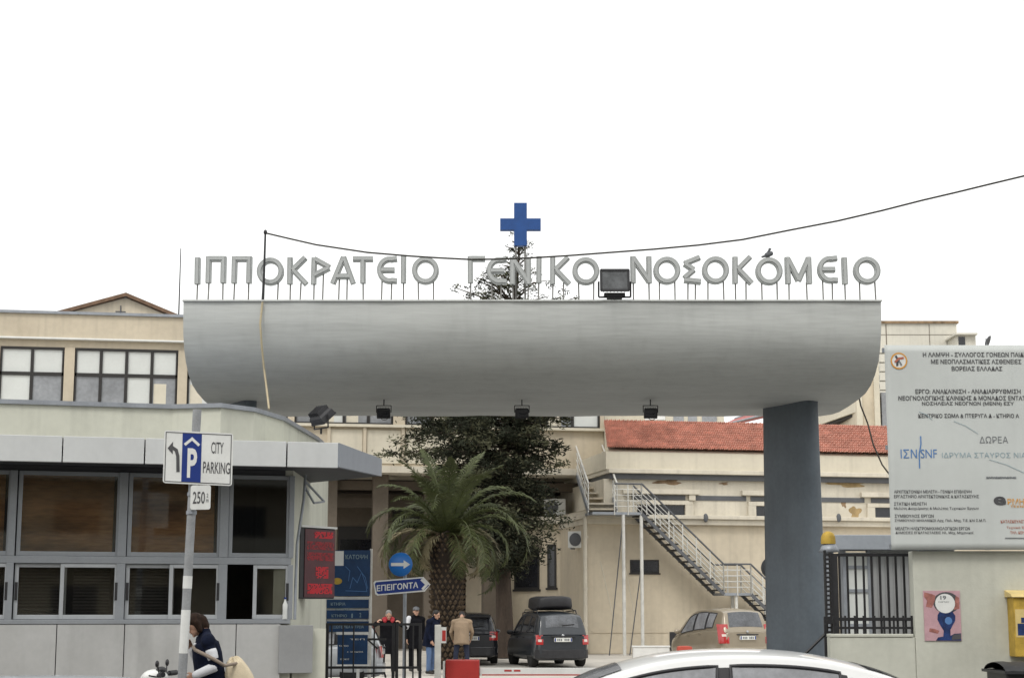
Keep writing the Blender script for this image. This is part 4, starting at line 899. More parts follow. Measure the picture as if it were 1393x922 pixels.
# ================================================================== left hospital wing (long building behind)
A0 = at(0, 425, 60.0); A1 = at(245, 432, 61.05)
HP_ = Plane(A0.xy, A1.xy)
hA = thing('hospital_wing', 'long cream hospital wing with dark framed windows and a recessed shaded ground floor', 'building', HP_.pt(12, 0, -5))
sL, sR = HP_.hit(-260, 500)[0], HP_.hit(822, 600)[0]
ztA = HP_.hit(120, 428.5)[1]; zrim = HP_.hit(120, 461)[1]; zwt = HP_.hit(120, 473)[1]; zwb = HP_.hit(480, 580.5)[1]; zsl = HP_.hit(500, 643)[1]; zsl1 = HP_.hit(500, 634)[1]
g = MB(); HP_.sbox(g, sL, sR, zrim + .001, ztA, -9, .0); g.build('parapet', M['cream'], hA)
g = MB(); HP_.sbox(g, sL, sR, ztA, ztA + .10, -9, .10); g.build('coping', M['steeld'], hA)
g = MB(); HP_.sbox(g, sL, sR, zrim - .06, zrim, -9, .18); g.build('ledge', M['signw'], hA, bevel=.01)
g = MB(); HP_.sbox(g, sL, sR, zwt, zrim - .061, -8.9, -.06); HP_.sbox(g, sL, sR, zsl1, zwb - .001, -8.9, -.06); g.build('wall', M['cream'], hA)
g = MB(); HP_.sbox(g, sL, sR, zsl, zsl1 - .002, -8.9, .30); g.build('floor_slab', M['trim'], hA)
g = MB(); HP_.sbox(g, sL, sR, zwb, zwb + .10, -.3, .14); g.build('sill_ledge', M['cream2'], hA)
# framed panels below the windows
edges = [-120, -40, 4, 91, 241, 258, 440, 449, 545, 552, 700, 820]
for x0, x1 in ((449, 493), (499, 545), (552, 610), (616, 690)):
    g = MB(); s0, s1 = HP_.hit(x0, 610)[0], HP_.hit(x1, 610)[0]; HP_.sbox(g, s0, s1, zsl1 + .12, zwb - .1, -.059, -.02); g.build('panel', M['cream2'], hA)
for xx in (447, 496, 548, 613):
    g = MB(); a = HP_.hit(xx, 610)[0]; HP_.sbox(g, a - .06, a + .06, zsl1 + .001, zwb - .002, -.059, .06); g.build('pilaster', M['cream'], hA)
# window groups with piers between
groups = [(-160, -12, 3), (0, 86, 2.25), (102, 241, 4), (256, 392, 4), (403, 535, 4), (553, 690, 4), (706, 815, 3)]
piers = [(-175, -161), (-11, -1), (87, 101), (242, 255), (393, 402), (536, 552), (691, 705), (816, 822)]
for x0, x1 in piers:
    g = MB(); HP_.sbox(g, HP_.hit(x0, 500)[0], HP_.hit(x1, 500)[0], zwb + .101, zwt - .001, -.5, -.03); g.build('pier', M['cream'], hA)
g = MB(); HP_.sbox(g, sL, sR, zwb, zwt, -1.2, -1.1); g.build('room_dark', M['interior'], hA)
for x0, x1, n in groups:
    s0, s1 = HP_.hit(x0, 500)[0], HP_.hit(x1, 500)[0]; zt0 = zwb + (zwt - zwb) * .64; fw = .055
    n_ = max(2, round(n)); g = MB()
    HP_.sbox(g, s0, s1, zwt - .09, zwt - .002, -.16, -.05); HP_.sbox(g, s0, s1, zwb + .102, zwb + .17, -.16, -.05); HP_.sbox(g, s0 + fw, s1 - fw, zt0 - .06, zt0 + .06, -.15, -.06)
    for k in range(n_ + 1):
        c = s0 + (s1 - s0) * k / n_; a = max(s0, c - fw); b = min(s1, c + fw); HP_.sbox(g, a, b, zwb + .171, zt0 - .061, -.155, -.055); HP_.sbox(g, a, b, zt0 + .061, zwt - .091, -.155, -.055)
    f = g.build('window', M['wframe'], hA)
    for k in range(n_):
        a = s0 + (s1 - s0) * k / n_ + fw; b = s0 + (s1 - s0) * (k + 1) / n_ - fw
        g = MB(); HP_.sbox(g, a, b, zt0 + .06, zwt - .09, -.13, -.12); g.build('pane', M['pale'], f)
        hh = zt0 - zwb - .23; part = [.0, .45, 0, 0, .3][(k * 3 + int(x0)) % 5]
        g = MB(); HP_.sbox(g, a, b, zwb + .17, zt0 - .06, -.13, -.12); g.build('pane', M['palegrey'] if (k + int(x0)) % 4 else M['pale'], f)
        if part: g = MB(); HP_.sbox(g, a + .03, a + (b - a) * .6, zwb + .18, zwb + .18 + hh * (part + .4), -.119, -.117); g.build('curtain', M['cream2'], f)
# recessed ground floor: beams, dark gap, wall, openings
zg = gz(64)
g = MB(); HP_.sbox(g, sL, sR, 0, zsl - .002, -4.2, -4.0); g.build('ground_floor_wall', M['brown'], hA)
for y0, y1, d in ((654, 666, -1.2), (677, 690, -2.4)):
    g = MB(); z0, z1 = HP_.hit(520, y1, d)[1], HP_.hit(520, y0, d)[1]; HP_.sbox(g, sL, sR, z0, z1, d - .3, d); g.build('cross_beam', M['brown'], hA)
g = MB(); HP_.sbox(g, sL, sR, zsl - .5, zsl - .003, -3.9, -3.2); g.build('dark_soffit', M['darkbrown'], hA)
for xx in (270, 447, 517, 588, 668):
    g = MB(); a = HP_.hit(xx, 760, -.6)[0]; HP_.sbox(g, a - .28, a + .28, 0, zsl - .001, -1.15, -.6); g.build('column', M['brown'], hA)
for x0, x1, y0, y1 in ((459, 508, 716, 890), (533, 580, 690, 720), (600, 640, 740, 890), (655, 672, 745, 850)):
    g = MB(); a0, a1 = HP_.hit(x0, 780, -3.99)[0], HP_.hit(x1, 780, -3.99)[0]; HP_.sbox(g, a0, a1, max(zg, HP_.hit(500, y1, -3.99)[1]), HP_.hit(500, y0, -3.99)[1], -3.999, -3.93); f = g.build('window', M['wframe'], hA)
    g = MB(); HP_.sbox(g, a0 + .08, a1 - .08, max(zg, HP_.hit(500, y1, -3.99)[1]) + .08, HP_.hit(500, y0, -3.99)[1] - .5, -3.929, -3.92); g.build('pane', M['darkpane'], f)
# attic gable behind the parapet
GP = Plane(at(80, 426, 66).xy, at(247, 433, 67.2).xy)
s0, s1 = GP.hit(78, 427)[0], GP.hit(248, 430)[0]; zb0 = GP.hit(165, 434)[1]; zp = GP.hit(171, 405)[1]; sp_ = GP.hit(171, 404)[0]
t = hA
g = MB(); g.prism([(s0 + .3, zb0 - 1.2), (s1 - .3, zb0 - 1.2), (s1 - .3, zb0 + .12), (sp_, zp), (s0 + .3, zb0 + .12)], lambda x, z, d: GP.pt(x, z, d), -7, 0); g.build('attic_gable', M['beige'], t)
g = MB()
for (a, az, b, bz) in ((s0, zb0 + .04, sp_, zp + .03), (sp_, zp + .03, s1, zb0 + .04)):
    P = [GP.pt(a, az, -7.2), GP.pt(a, az, .25), GP.pt(b, bz, .25), GP.pt(b, bz, -7.2)]; g.add(P + [p + Vector((0, 0, .14)) for p in P], [(0, 1, 2, 3), (7, 6, 5, 4), (0, 4, 5, 1), (1, 5, 6, 2), (2, 6, 7, 3), (3, 7, 4, 0)])
rf = g.build('attic_roof', mat('old roof tiles', (.16, .10, .065), .9, .3, 6), t)
g = MB(); a = GP.hit(171, 402); g.tube([GP.pt(a[0], zp, .0), GP.pt(a[0], a[1] + .05, 0)], .12, 8); g.build('ridge_cap', M['gutter'], rf)
g = MB(); a = GP.hit(164, 424, .05); g.tube([GP.pt(a[0], a[1] - .2, .05), GP.pt(a[0], a[1] + .25, .05)], .025, 5); g.tube([GP.pt(a[0] - .2, a[1], .05), GP.pt(a[0] + .2, a[1], .05)], .025, 5); g.build('wall_vent', M['gutter'], t)
m_ = at(246, 338, 62.5)
g = MB(); g.tube([(m_.x, m_.y, ztA + .05), (m_.x, m_.y, m_.z)], [.03, .018], 6); tag(g.build('roof_mast', M['black']), 'thin dark mast standing on the left hospital roof', 'mast')

# ================================================================== right hospital block (one storey, tiled roof)
RB = Plane(at(800, 893, 60.0).xy, at(1210, 893, 62.3).xy)
hR = thing('tiled_roof_building', 'cream low hospital block with a red tiled roof, heavy cornice and stained walls', 'building', RB.pt(8, 0, -3))
r0, r1 = 0.0, RB.hit(1500, 700)[0]
rs = lambda x, y=700: RB.hit(x, y)[0]
rz_ = lambda y, d=0, x=900: RB.hit(x, y, d)[1]
zc0, zc1 = rz_(713, .3), rz_(700, .3)
g = MB(); RB.sbox(g, r0, r1, 0, zc0 - .001, -8, 0); g.build('wall', M['beige'], hR)
g = MB(); RB.sbox(g, r0 - .05, r1, zc0, zc1 - .14, -8, .22); RB.sbox(g, r0 - .12, r1, zc1 - .139, zc1, -8, .34); g.build('cornice', M['trim'], hR, bevel=.02)
zu1 = rz_(652); 
g = MB(); RB.sbox(g, rs(822), r1, zc1 + .001, zu1, -8, -.05); g.build('upper_wall', M['trim'], hR)
zg0, zg1 = rz_(652, .1), rz_(644.5, .1)
g = MB(); RB.sbox(g, rs(829), r1, zg0 + .002, zg1, -8, .12); g.build('gutter', M['gutter'], hR)
zl1 = rz_(638, .3)
g = MB(); RB.sbox(g, rs(826), r1, zg1 + .001, zl1, -8, .3); g.build('eaves_ledge', M['trim'], hR, bevel=.015)
zp1 = rz_(615, 0)
g = MB(); RB.sbox(g, rs(825), r1, zl1 + .001, zp1, -8, .0); g.build('roof_parapet', M['cream2'], hR)
# tiles
zr1_ = rz_(575, -3.2)
g = MB(); nx = 230; ny = 12; sA, sB = rs(826), r1
us = [sA + (sB - sA) * i / (nx * 2) for i in range(nx * 2 + 1)]; vv = []
for j in range(ny): vv += [j / ny, (j + .999) / ny]
def tile(u, v):
    j = int(v * ny + 1e-6); fr = v * ny - j; k = (u - sA) / (sB - sA) * nx
    lift = .055 * abs(math.sin(k * math.pi)) + .11 * (1 - fr) + .012 * math.sin(j * 7.3 + int(k) * 3.1)
    d = .08 - v * 3.3; z = zp1 + .02 + v * (zr1_ - zp1) + lift; return RB.pt(u + (sB - u) / (sB - sA) * .75 * v, z, d + .05 * (1 - fr))
g.grid(tile, us, vv, smooth=False); g.build('tiled_roof', M['tile'], hR, recalc=False)
g = MB(); g.prism([(0, zp1 + .003), (-6.6, zp1 + .003), (-3.24, zr1_ - .06)], lambda d, z, s_: RB.pt(s_ + (0 if s_ > sA + 1.5 else -d * .22), z, d), sA + .08, sB); g.build('roof_body', M['cream2'], hR)
# windows with stepped surrounds on the upper wall, grey shadow band, stains
for x0, x1 in ((856, 942), (1018, 1104), (1180, 1266)):
    a0, a1 = rs(x0), rs(x1); g = MB()
    RB.sbox(g, a0 - .25, a1 + .25, rz_(672), rz_(665.5), -.049, .14); RB.sbox(g, a0, a1, rz_(686), rz_(680.5), -.049, .06)
    RB.sbox(g, a0 - .02, a0 + .28, zc1 + .001, rz_(686.2), -.049, .08); RB.sbox(g, a1 - .28, a1 + .02, zc1 + .001, rz_(686.2), -.049, .08); RB.sbox(g, a1 - .14, a1 + .1, rz_(680), rz_(672.2), -.049, .10)
    f = g.build('window', M['trim'], hR, bevel=.01)
    g = MB(); RB.sbox(g, a0 + .281, a1 - .281, zc1 + .002, rz_(686.5), -.048, -.03); g.build('pane', M['darkpane'], f)
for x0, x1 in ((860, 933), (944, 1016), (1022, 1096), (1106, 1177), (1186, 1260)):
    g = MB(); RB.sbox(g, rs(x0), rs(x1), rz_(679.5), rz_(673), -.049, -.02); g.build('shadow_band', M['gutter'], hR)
def blob(cx, cy, rx, ry, d, P=RB):
    n = 26; pts = []
    c = P.hit(cx, cy, d); k = 60 / 2300
    for i in range(n):
        th = 2 * math.pi * i / n; q = 1 + .25 * math.sin(3 * th + cx) + .18 * math.sin(5 * th + cy); pts.append((c[0] + rx * k * q * math.cos(th), c[1] + ry * k * q * math.sin(th)))
    g = MB(); g.prism(pts, lambda x, z, dd: P.pt(x, z, dd), d - .005, d); return g
blob(909, 655.5, 19, 3.4, -.046).build('bare_patch', M['patch'], hR); blob(985, 657.5, 6, 2, -.046).build('bare_patch', M['patch'], hR); blob(1155, 658, 26, 4.5, -.046).build('bare_patch', mat('ochre patch', (.36, .26, .13), .9, .3, 3), hR); blob(1163, 697, 8, 9, -.046).build('bare_patch', mat('ochre patch', (.36, .26, .13), .9, .3, 3), hR); blob(1148, 685, 3.5, 5, -.046).build('bare_patch', M['patch'], hR)
for x_ in (960, 1141): g = MB(); c = RB.px(x_, 704, .345); g.ell(c, (.09, .03, .16), 8, 6); g.build('rain_spout', M['gutter'], hR)
# lower openings
def opening(x0, y0, x1, y1, name='window', d=0):
    g = MB(); a0, a1, z0, z1 = RB.rect(x0, y0, x1, y1, d); RB.sbox(g, a0 - .04, a1 + .04, z0 - .05, z0 - .001, .001, .05); RB.sbox(g, a0, a1, z0, z1, .001, .012); f = g.build(name, M['wframe'], hR)
    g = MB(); RB.sbox(g, a0 + .05, a1 - .05, z0 + .05, z1 - .05, .013, .018); g.build('pane', M['darkpane'], f)
opening(857, 761, 896.5, 779)
g = MB(); a0, a1, z0, z1 = RB.rect(911, 859, 931, 890); RB.sbox(g, a0, a1, z0, z1, .001, .03); g.build('cellar_hatch', M['blackp'], hR)
g = MB(); zz = rz_(858.5); RB.sbox(g, rs(804), rs(906), zz - .04, zz + .03, .001, .03); RB.sbox(g, rs(800), rs(910), gz(61), rz_(884), .001, .03); g.build('plinth', M['beige'], hR)
# side wing: set back part to the left with its own windows
SWp = Plane(at(800, 890, 60.0).xy, at(766, 886, 63.8).xy)
LWp = Plane(at(640, 880, 66.5).xy, at(785, 880, 63.6).xy)
sw0, sw1 = LWp.hit(690, 800)[0], LWp.hit(782, 800)[0]
zlw = LWp.hit(740, 703)[1]
g = MB(); cP = RB.pt(0.002, 0, -.02); e_ = LWp.pt(sw1, 0, 0)
g.prism([(cP.x, cP.y), (e_.x, e_.y), (LWp.pt(sw0 - 2, 0, 0).x, LWp.pt(sw0 - 2, 0, 0).y), (LWp.pt(sw0 - 2, 0, -4).x, LWp.pt(sw0 - 2, 0, -4).y), (RB.pt(0, 0, -8).x, RB.pt(0, 0, -8).y)], lambda x, y, d: Vector((x, y, d)), 0, zlw - .3); g.build('side_wing_wall', M['beige'], hR)
g = MB(); cQ = RB.pt(-.1, 0, .3); e2 = LWp.pt(sw1, 0, .3); e3 = LWp.pt(sw0 - 2.2, 0, .3)
g.prism([(cQ.x, cQ.y), (e2.x - .1, e2.y), (e3.x, e3.y), (LWp.pt(sw0 - 2.2, 0, -4.2).x, LWp.pt(sw0 - 2.2, 0, -4.2).y), (RB.pt(-.03, 0, -7.9).x, RB.pt(-.03, 0, -7.9).y)], lambda x, y, d: Vector((x, y, d)), zlw - .298, zlw); g.build('side_wing_cornice', M['trim'], hR, bevel=.02)
for x0, y0, x1, y1 in ((700, 743, 734, 801), (745, 740, 757, 799)):
    g = MB(); a0, a1, z0, z1 = LWp.rect(x0, y0, x1, y1); LWp.sbox(g, a0, a1, z0, z1, .001, .03); LWp.sbox(g, a0 - .05, a1 + .05, z0 - .08, z0 - .001, .001, .07); f = g.build('window', M['wframe'], hR)
    g = MB(); LWp.sbox(g, a0 + .07, a1 - .07, z0 + .07, z1 - .07, .031, .036); g.build('pane', M['darkpane'], f)
EWp = Plane(e_.xy, cP.xy)
g = MB(); a0, a1, z0, z1 = EWp.rect(781, 745, 793, 794); EWp.sbox(g, a0, a1, z0, z1, .001, .03); EWp.sbox(g, a0 - .05, a1 + .05, z0 - .08, z0 - .001, .001, .07); g.build('window', M['wframe'], hR)
# air conditioners, pipe
def aircon(label, P, s=1.0, rz=0):
    t = thing('air_conditioner', label, 'air conditioner', P, rz, 'air conditioners on the hospital walls')
    g = MB(); g.box(-.42 * s, .42 * s, -.30, .0, 0, .62 * s); g.build('body', M['signw'], t, local=True, bevel=.015)
    g = MB(); g.lathe([(.001, 0), (.24 * s, 0), (.25 * s, .012), (.23 * s, .02), (.001, .02)], (-.1 * s, -.302, .31 * s), 20, Matrix.Rotation(math.pi / 2, 3, 'X')); g.build('fan_grille', M['gutter'], t, local=True)
    g = MB()
    for x in (-.3 * s, .3 * s): g.box(x - .02, x + .02, -.32, .0, -.05, -.001)
    g.build('bracket', M['steeld'], t, local=True); return t
q = EWp.pt(EWp.hit(793, 735)[0], EWp.hit(793, 745)[1], .05); aircon('white air conditioner on the wall beside the drainpipe', q - Vector((0, .0, 0)), .95, R(-30))
q = at(754, 704, 64.5); q.z = zlw + .06; aircon('white air conditioner standing on the terrace beside the dark recess', q, 1.0)
dp = [at(796, 703, 59.6), at(796, 760, 59.6), at(797, 893, 59.6)]
g = MB(); g.tube(dp, .075, 8); 
for y_ in (730, 800, 850): p_ = at(796.5, y_, 59.6); g.tube([p_ - Vector((0, 0, .04)), p_ + Vector((0, 0, .04))], .095, 8)
tag(g.build('drainpipe', M['trim']), 'cream drainpipe down the corner of the tiled roof building', 'pipe')
# terrace: dark recess behind and its fascia
TP = Plane(at(700, 680, 67.6).xy, at(822, 680, 65.6).xy)
t = thing('terrace_pavilion', 'dark recessed terrace room with a brown fascia between the two buildings', 'building', TP.pt(3, 0, 0))
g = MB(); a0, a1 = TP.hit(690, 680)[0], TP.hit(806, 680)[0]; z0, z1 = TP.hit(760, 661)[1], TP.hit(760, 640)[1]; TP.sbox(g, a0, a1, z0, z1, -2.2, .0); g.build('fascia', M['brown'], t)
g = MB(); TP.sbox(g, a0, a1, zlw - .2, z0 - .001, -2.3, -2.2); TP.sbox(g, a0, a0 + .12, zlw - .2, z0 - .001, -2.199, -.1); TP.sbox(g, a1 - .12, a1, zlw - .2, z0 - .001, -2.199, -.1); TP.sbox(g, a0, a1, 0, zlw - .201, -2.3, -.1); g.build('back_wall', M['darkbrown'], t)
# planter on upper ledge
q = at(806, 620, 66); t = thing('planter', 'small terracotta planter on the ledge behind the stairs', 'planter', q)
g = MB(); g.hexa([(q.x + x * k, q.y + y * .12, q.z + z) for x in (-.33, .33) for y in (-1, 1) for z, k in ((0, .85), (.2, 1))]); g.build('box', M['terracotta'], t)
g = MB()
for i in range(60):
    c = Vector((q.x + rnd.uniform(-.3, .3), q.y + rnd.uniform(-.1, .1), q.z + .2)); d_ = Vector((rnd.uniform(-.1, .1), rnd.uniform(-.1, .1), rnd.uniform(.06, .18))); sd_ = Vector((.03, .01, 0)); g.add([c - sd_, c + sd_, c + d_], [(0, 1, 2)])
g.build('foliage', M['leafm'], t)
# upper stair house wall behind (pale)
UP = Plane(at(772, 600, 68.5).xy, at(826, 600, 67.0).xy)
t = thing('stair_house', 'pale cream stair house wall rising beside the tiled roof', 'building', UP.pt(.8, 0, 0))
a0, a1 = UP.hit(768, 600)[0], UP.hit(822.5, 600)[0]
g = MB(); UP.sbox(g, a0, a1, 0, UP.hit(800, 548)[1], -2.5, 0); g.build('wall', M['cream2'], t)
g = MB(); UP.sbox(g, a0, a1, UP.hit(800, 626)[1], UP.hit(800, 620)[1], .001, 1.4); g.build('balcony_slab', M['trim'], t)
g = MB(); q = UP.hit(809, 600); UP.sbox(g, q[0] - .04, q[0] + .02, UP.hit(800, 619)[1], UP.hit(800, 592)[1], .001, .03); g.build('door_gap', M['gutter'], t)
g = MB(); q = at(821, 600, 66.6); g.tube([(q.x, q.y, 0), (q.x, q.y, Z(556, 66.6))], .07, 6); g.build('downpipe', M['gutter'], t)

# ================================================================== far buildings on the right
t = thing('tower_block', 'tall pale tower block behind the billboard with a strip of small balconies', 'building', at(1250, 800, 95).xy.to_3d())
TB = Plane((0, 95), (10, 95)); a0, a1 = TB.hit(1196, 500)[0], TB.hit(1302, 460)[0]; zt_ = TB.hit(1250, 440)[1]
g = MB(); TB.sbox(g, a0, a1, 0, zt_, -12, 0); g.build('wall', M['tower'], t)
g = MB(); TB.sbox(g, a0 - .1, a1 + .1, zt_ + .001, zt_ + .14, -12, .12); g.build('roof_edge', M['patch'], t)
g = MB(); TB.sbox(g, TB.hit(1205, 455)[0], TB.hit(1206, 455)[0], 10, zt_ - .05, .001, .03); TB.sbox(g, TB.hit(1264, 455)[0], TB.hit(1264.6, 455)[0], 10, zt_ - .05, .001, .03); TB.sbox(g, a0, a1, TB.hit(1250, 455.5)[1], TB.hit(1250, 455)[1], .001, .02); g.build('wall_joint', M['brown'], t)
for k in range(9):
    y_ = 474 + k * 12.4; g = MB(); b0_, b1_ = TB.hit(1192, 500)[0], TB.hit(1206, 500)[0]; z_ = TB.hit(1200, y_)[1]
    TB.sbox(g, b0_, b1_, z_ - .06, z_ + .08, .001, .8); TB.sbox(g, b0_, b1_, z_ - .36, z_ - .061, .75, .8); g.build('balcony', M['tower'], t)
    g = MB(); TB.sbox(g, b0_ + .1, b1_ - .1, z_ - .2, z_ - .07, .05, .7); g.build('balcony_soffit', M['gutter'], t)
q = TB.pt(0, 0, 0)
t = thing('roof_hut', 'small roof shed with a dark opening beside the tower block', 'building', at(1316, 470, 93).xy.to_3d())
RH = Plane((0, 93), (10, 93)); g = MB(); RH.box(g, 1302.5, 455, 1328, 500, -3, 0); RH.box(g, 1300, 452.5, 1330, 455, -3.2, .3); g.build('shed', M['tower'], t)
g = MB(); RH.box(g, 1304, 458, 1313, 470, .001, .03); g.build('opening', M['darkpane'], t)
q = at(1341, 464, 92)
t = thing('satellite_dish', 'dark satellite dish tilted on the roof behind the billboard', 'satellite dish', (q.x, q.y, q.z - 1))
g = MB(); g.lathe([(.001, 0), (.18, .02), (.32, .08), (.38, .14), (.36, .145), (.001, .03)], q, 18, Matrix.Rotation(R(115), 3, 'Y') @ Matrix.Rotation(R(25), 3, 'X')); g.build('dish', M['gutter'], t)
g = MB(); g.tube([q, q - Vector((0, -.1, 1.6))], .04, 6); g.tube([q, q + Vector((-.1, -.4, .12))], .02, 5); g.build('stand', M['steeld'], t)
RH.box
# terraced block receding to the left
t0, t1 = at(1164.5, 560, 75), at(985, 580, 98)
TR = Plane(t1.xy, t0.xy); Lt = (t0.xy - t1.xy).length
t = thing('terraced_block', 'cream block with sloping rows of shaded terraces behind the red tiled roof', 'building', TR.pt(Lt / 2, 0, -4))
def ty_(y): return at(1164.5, y, 75).z
g = MB(); TR.sbox(g, -12, Lt, 0, ty_(533), -9, -1.2); g.build('wall', M['palegrey'], t)
for y0, y1 in ((530.5, 543), (547, 560)):
    g = MB(); TR.sbox(g, -12, Lt, ty_(y1), ty_(y0), -1.0, 0); g.build('terrace_parapet', M['cream2'], t)
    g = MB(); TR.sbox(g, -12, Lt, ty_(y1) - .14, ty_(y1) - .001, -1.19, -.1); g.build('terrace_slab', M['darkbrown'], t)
for k in range(14):
    a = Lt - 1.5 - k * 1.9; g = MB(); TR.sbox(g, a - .9, a, ty_(583), ty_(565), -1.199, -1.15); g.build('window', M['palegrey'] if k % 3 else M['pale'], t)
    g = MB(); TR.sbox(g, a + .03, a + .16, ty_(590), ty_(563), -1.199, -1.05); g.build('pier', M['cream2'], t)
AWt = thing('awning', 'faded red awning sloping above the tiled roof beneath the canopy', 'awning', at(1015, 568, 84))
g = MB(); P = [at(982, 578, 88), at(1000, 569, 86), at(1042, 556, 80), at(1044, 563, 79)]; g.add(P + [p + Vector((.1, .1, -.12)) for p in P], [(0, 1, 2, 3), (7, 6, 5, 4), (0, 4, 5, 1), (1, 5, 6, 2), (2, 6, 7, 3), (3, 7, 4, 0)]); g.build('fabric', mat('faded red awning', (.42, .15, .14), .8, .1, 3), AWt)
g = MB(); g.tube([P[0], P[3]], .05, 6); g.tube([P[1], P[2]], .05, 6); g.tube([P[3], P[3] + Vector((.8, 1.2, -1.5))], .05, 6); g.build('arm', M['steeld'], AWt)
# front facing end wall between terraces and tower
EW = Plane(at(1165, 560, 74.9).xy, at(1196, 560, 74.9).xy)
t = thing('end_block', 'beige end wall of the block between the terraces and the tower', 'building', at(1180, 700, 75).xy.to_3d())
g = MB(); a1 = EW.hit(1189, 560)[0]; EW.sbox(g, 0, a1, 0, EW.hit(1180, 480)[1], -6, 0); g.build('wall', M['beige'], t)
g = MB(); EW.sbox(g, a1 + .002, EW.hit(1196.5, 560)[0], 0, EW.hit(1180, 478)[1], -6, .15); EW.sbox(g, 0.0, .25, 0, EW.hit(1180, 500)[1], .001, .12); g.build('pilaster', M['cream2'], t)
hc = [at(1167, 533, 59), at(1171, 552, 59), at(1180, 575, 59), at(1188, 605, 59), at(1200, 632, 59), at(1215, 652, 58.5)]
g = MB(); g.tube(hc, .03, 5); tag(g.build('loose_cable', M['cable']), 'thin black cable hanging in front of the tiled roof near the billboard', 'cable')
# low white block and far backdrop row
t = thing('low_wall', 'low white painted wall in the courtyard beside the beige car', 'wall', at(886, 890, 54).xy.to_3d())
g = MB(); p0, p1 = at(861, 880, 54), at(911, 880, 54); g.box(p0.x, p1.x, 54, 54.35, 0, p0.z); g.build('body', M['white'], t, bevel=.02)
g = MB(); g.box(p0.x - .02, p1.x + .02, 53.98, 54.37, p0.z + .001, p0.z + .05); g.build('cap', M['white'], t, bevel=.01)
t = thing('rear_block', 'white rear building glimpsed between the canopy and the tiled roof', 'building', at(880, 700, 100).xy.to_3d())
RK = Plane((0, 100), (10, 100)); g = MB(); RK.sbox(g, RK.hit(826, 570)[0], RK.hit(985, 570)[0], 0, RK.hit(880, 552)[1], -8, 0); g.build('wall', M['cream2'], t)
g = MB(); RK.box(g, 850, 562, 905, 571, .001, .1); g.build('sheet_panel', M['white'], t)
for x0, x1 in ((916, 930), (936, 948), (955, 975)): g = MB(); RK.box(g, x0, 563, x1, 575, .001, .08); g.build('window', M['palegrey'], t)

# ================================================================== steel outside stairs
ST = Plane(RB.pt(0, 0, 1.35).xy, RB.pt(10, 0, 1.35).xy)     # outer side of the stairs
wS = 1.05
stt = thing('steel_staircase', 'grey steel outside staircase with railings in two flights along the tiled roof building', 'staircase', ST.pt(5, 0, -.5))
def sp_(x, y): return ST.hit(x, y)
zL = zc1 + .02
a_top = sp_(873, 706); a_mid = sp_(985, 806); a_land = sp_(1022, 808); 
def flight(s0, z0, s1, z1, n, nm='tread'):
    g = MB()
    for d in (0, -wS): g.beam(ST.pt(s0, z0 - .05, d), ST.pt(s1, z1 - .05, d), .05, .11)
    g.build('stringer', M['gutter'], stt)
    for k in range(n):
        f_ = (k + .5) / n; s_, z_ = s0 + (s1 - s0) * f_, z0 + (z1 - z0) * f_
        g = MB(); ST.sbox(g, s_ - .17, s_ + .17, z_ - .025, z_ + .02, -wS + .026, -.026); g.build(nm, M['black'], stt)
def rail(s0, z0, s1, z1, d, posts, h=1.0, lines=4):
    g = MB(); g.tube([ST.pt(s0, z0 + h, d), ST.pt(s1, z1 + h, d)], .034, 6); g.build('handrail', M['gutter'], stt)
    g = MB()
    for k in range(1, lines + 1): q = h * k / (lines + 1); g.tube([ST.pt(s0, z0 + q, d), ST.pt(s1, z1 + q, d)], .014, 5)
    for k in range(posts + 1): f_ = k / posts; s_, z_ = s0 + (s1 - s0) * f_, z0 + (z1 - z0) * f_; g.tube([ST.pt(s_, z_ - .1, d), ST.pt(s_, z_ + h, d)], .024, 6)
    g.build('railing', M['steel'], stt)
flight(a_top[0], zL, a_mid[0], a_mid[1], 14)
for d in (0, -wS): rail(a_top[0], zL, a_mid[0], a_mid[1], d, 6, 1.0, 5)
def landing(s0, s1, z, name='landing', d0=-wS, d1=0):
    g = MB(); ST.sbox(g, s0, s1, z - .09, z, d0, d1); g.build(name, M['steeld'], stt)
s_l0 = sp_(836, 700)[0]
landing(s_l0, a_top[0] + .05, zL)
rail(s_l0, zL, a_top[0], zL, 0, 2, .98, 4)
landing(a_mid[0] - .05, a_land[0], a_mid[1]); rail(a_mid[0], a_mid[1], a_land[0], a_mid[1], 0, 2, 1.0, 4); rail(a_mid[0], a_mid[1], a_land[0], a_mid[1], -wS, 2, 1.0, 4)
zend = gz(61) + .05; run = (a_mid[1] - zend) * (a_mid[0] - a_top[0]) / (zL - a_mid[1])
flight(a_land[0], a_mid[1], a_land[0] + run, zend, 12)
for d in (0, -wS): rail(a_land[0], a_mid[1], a_land[0] + run, zend, d, 5, 1.0, 4)
g = MB()
for x_ in (848.5, 873):
    a = sp_(x_, 720)[0]; g.tube([ST.pt(a, gz(59), -.05), ST.pt(a, zL - .09, -.05)], .062, 10)
for x_ in (1003, 1008): a = sp_(x_, 820)[0]; g.tube([ST.pt(a, gz(59), -.1 if x_ == 1003 else -.9), ST.pt(a, a_mid[1] - .09, -.1 if x_ == 1003 else -.9)], .06, 8)
g.build('post', M['steel'], stt)
g = MB()
for xa_, xb_ in ((832, 848), (860, 874)):
    p, q = sp_(xa_, 888), sp_(xb_, 705 if xa_ == 832 else 762); g.tube([ST.pt(p[0], gz(59), -.3), ST.pt(q[0], q[1], -.05)], .02, 6)
g.build('brace', M['gutter'], stt); g = MB(); p, q = sp_(853, 735), sp_(872, 830); g.tube([ST.pt(p[0], p[1], -.9), ST.pt(q[0], q[1], -.9)], .014, 6); p, q = sp_(826, 762), sp_(846, 850); g.tube([ST.pt(p[0], p[1], -.9), ST.pt(q[0], q[1], -.9)], .014, 6)
g.build('brace', M['trim'], stt)
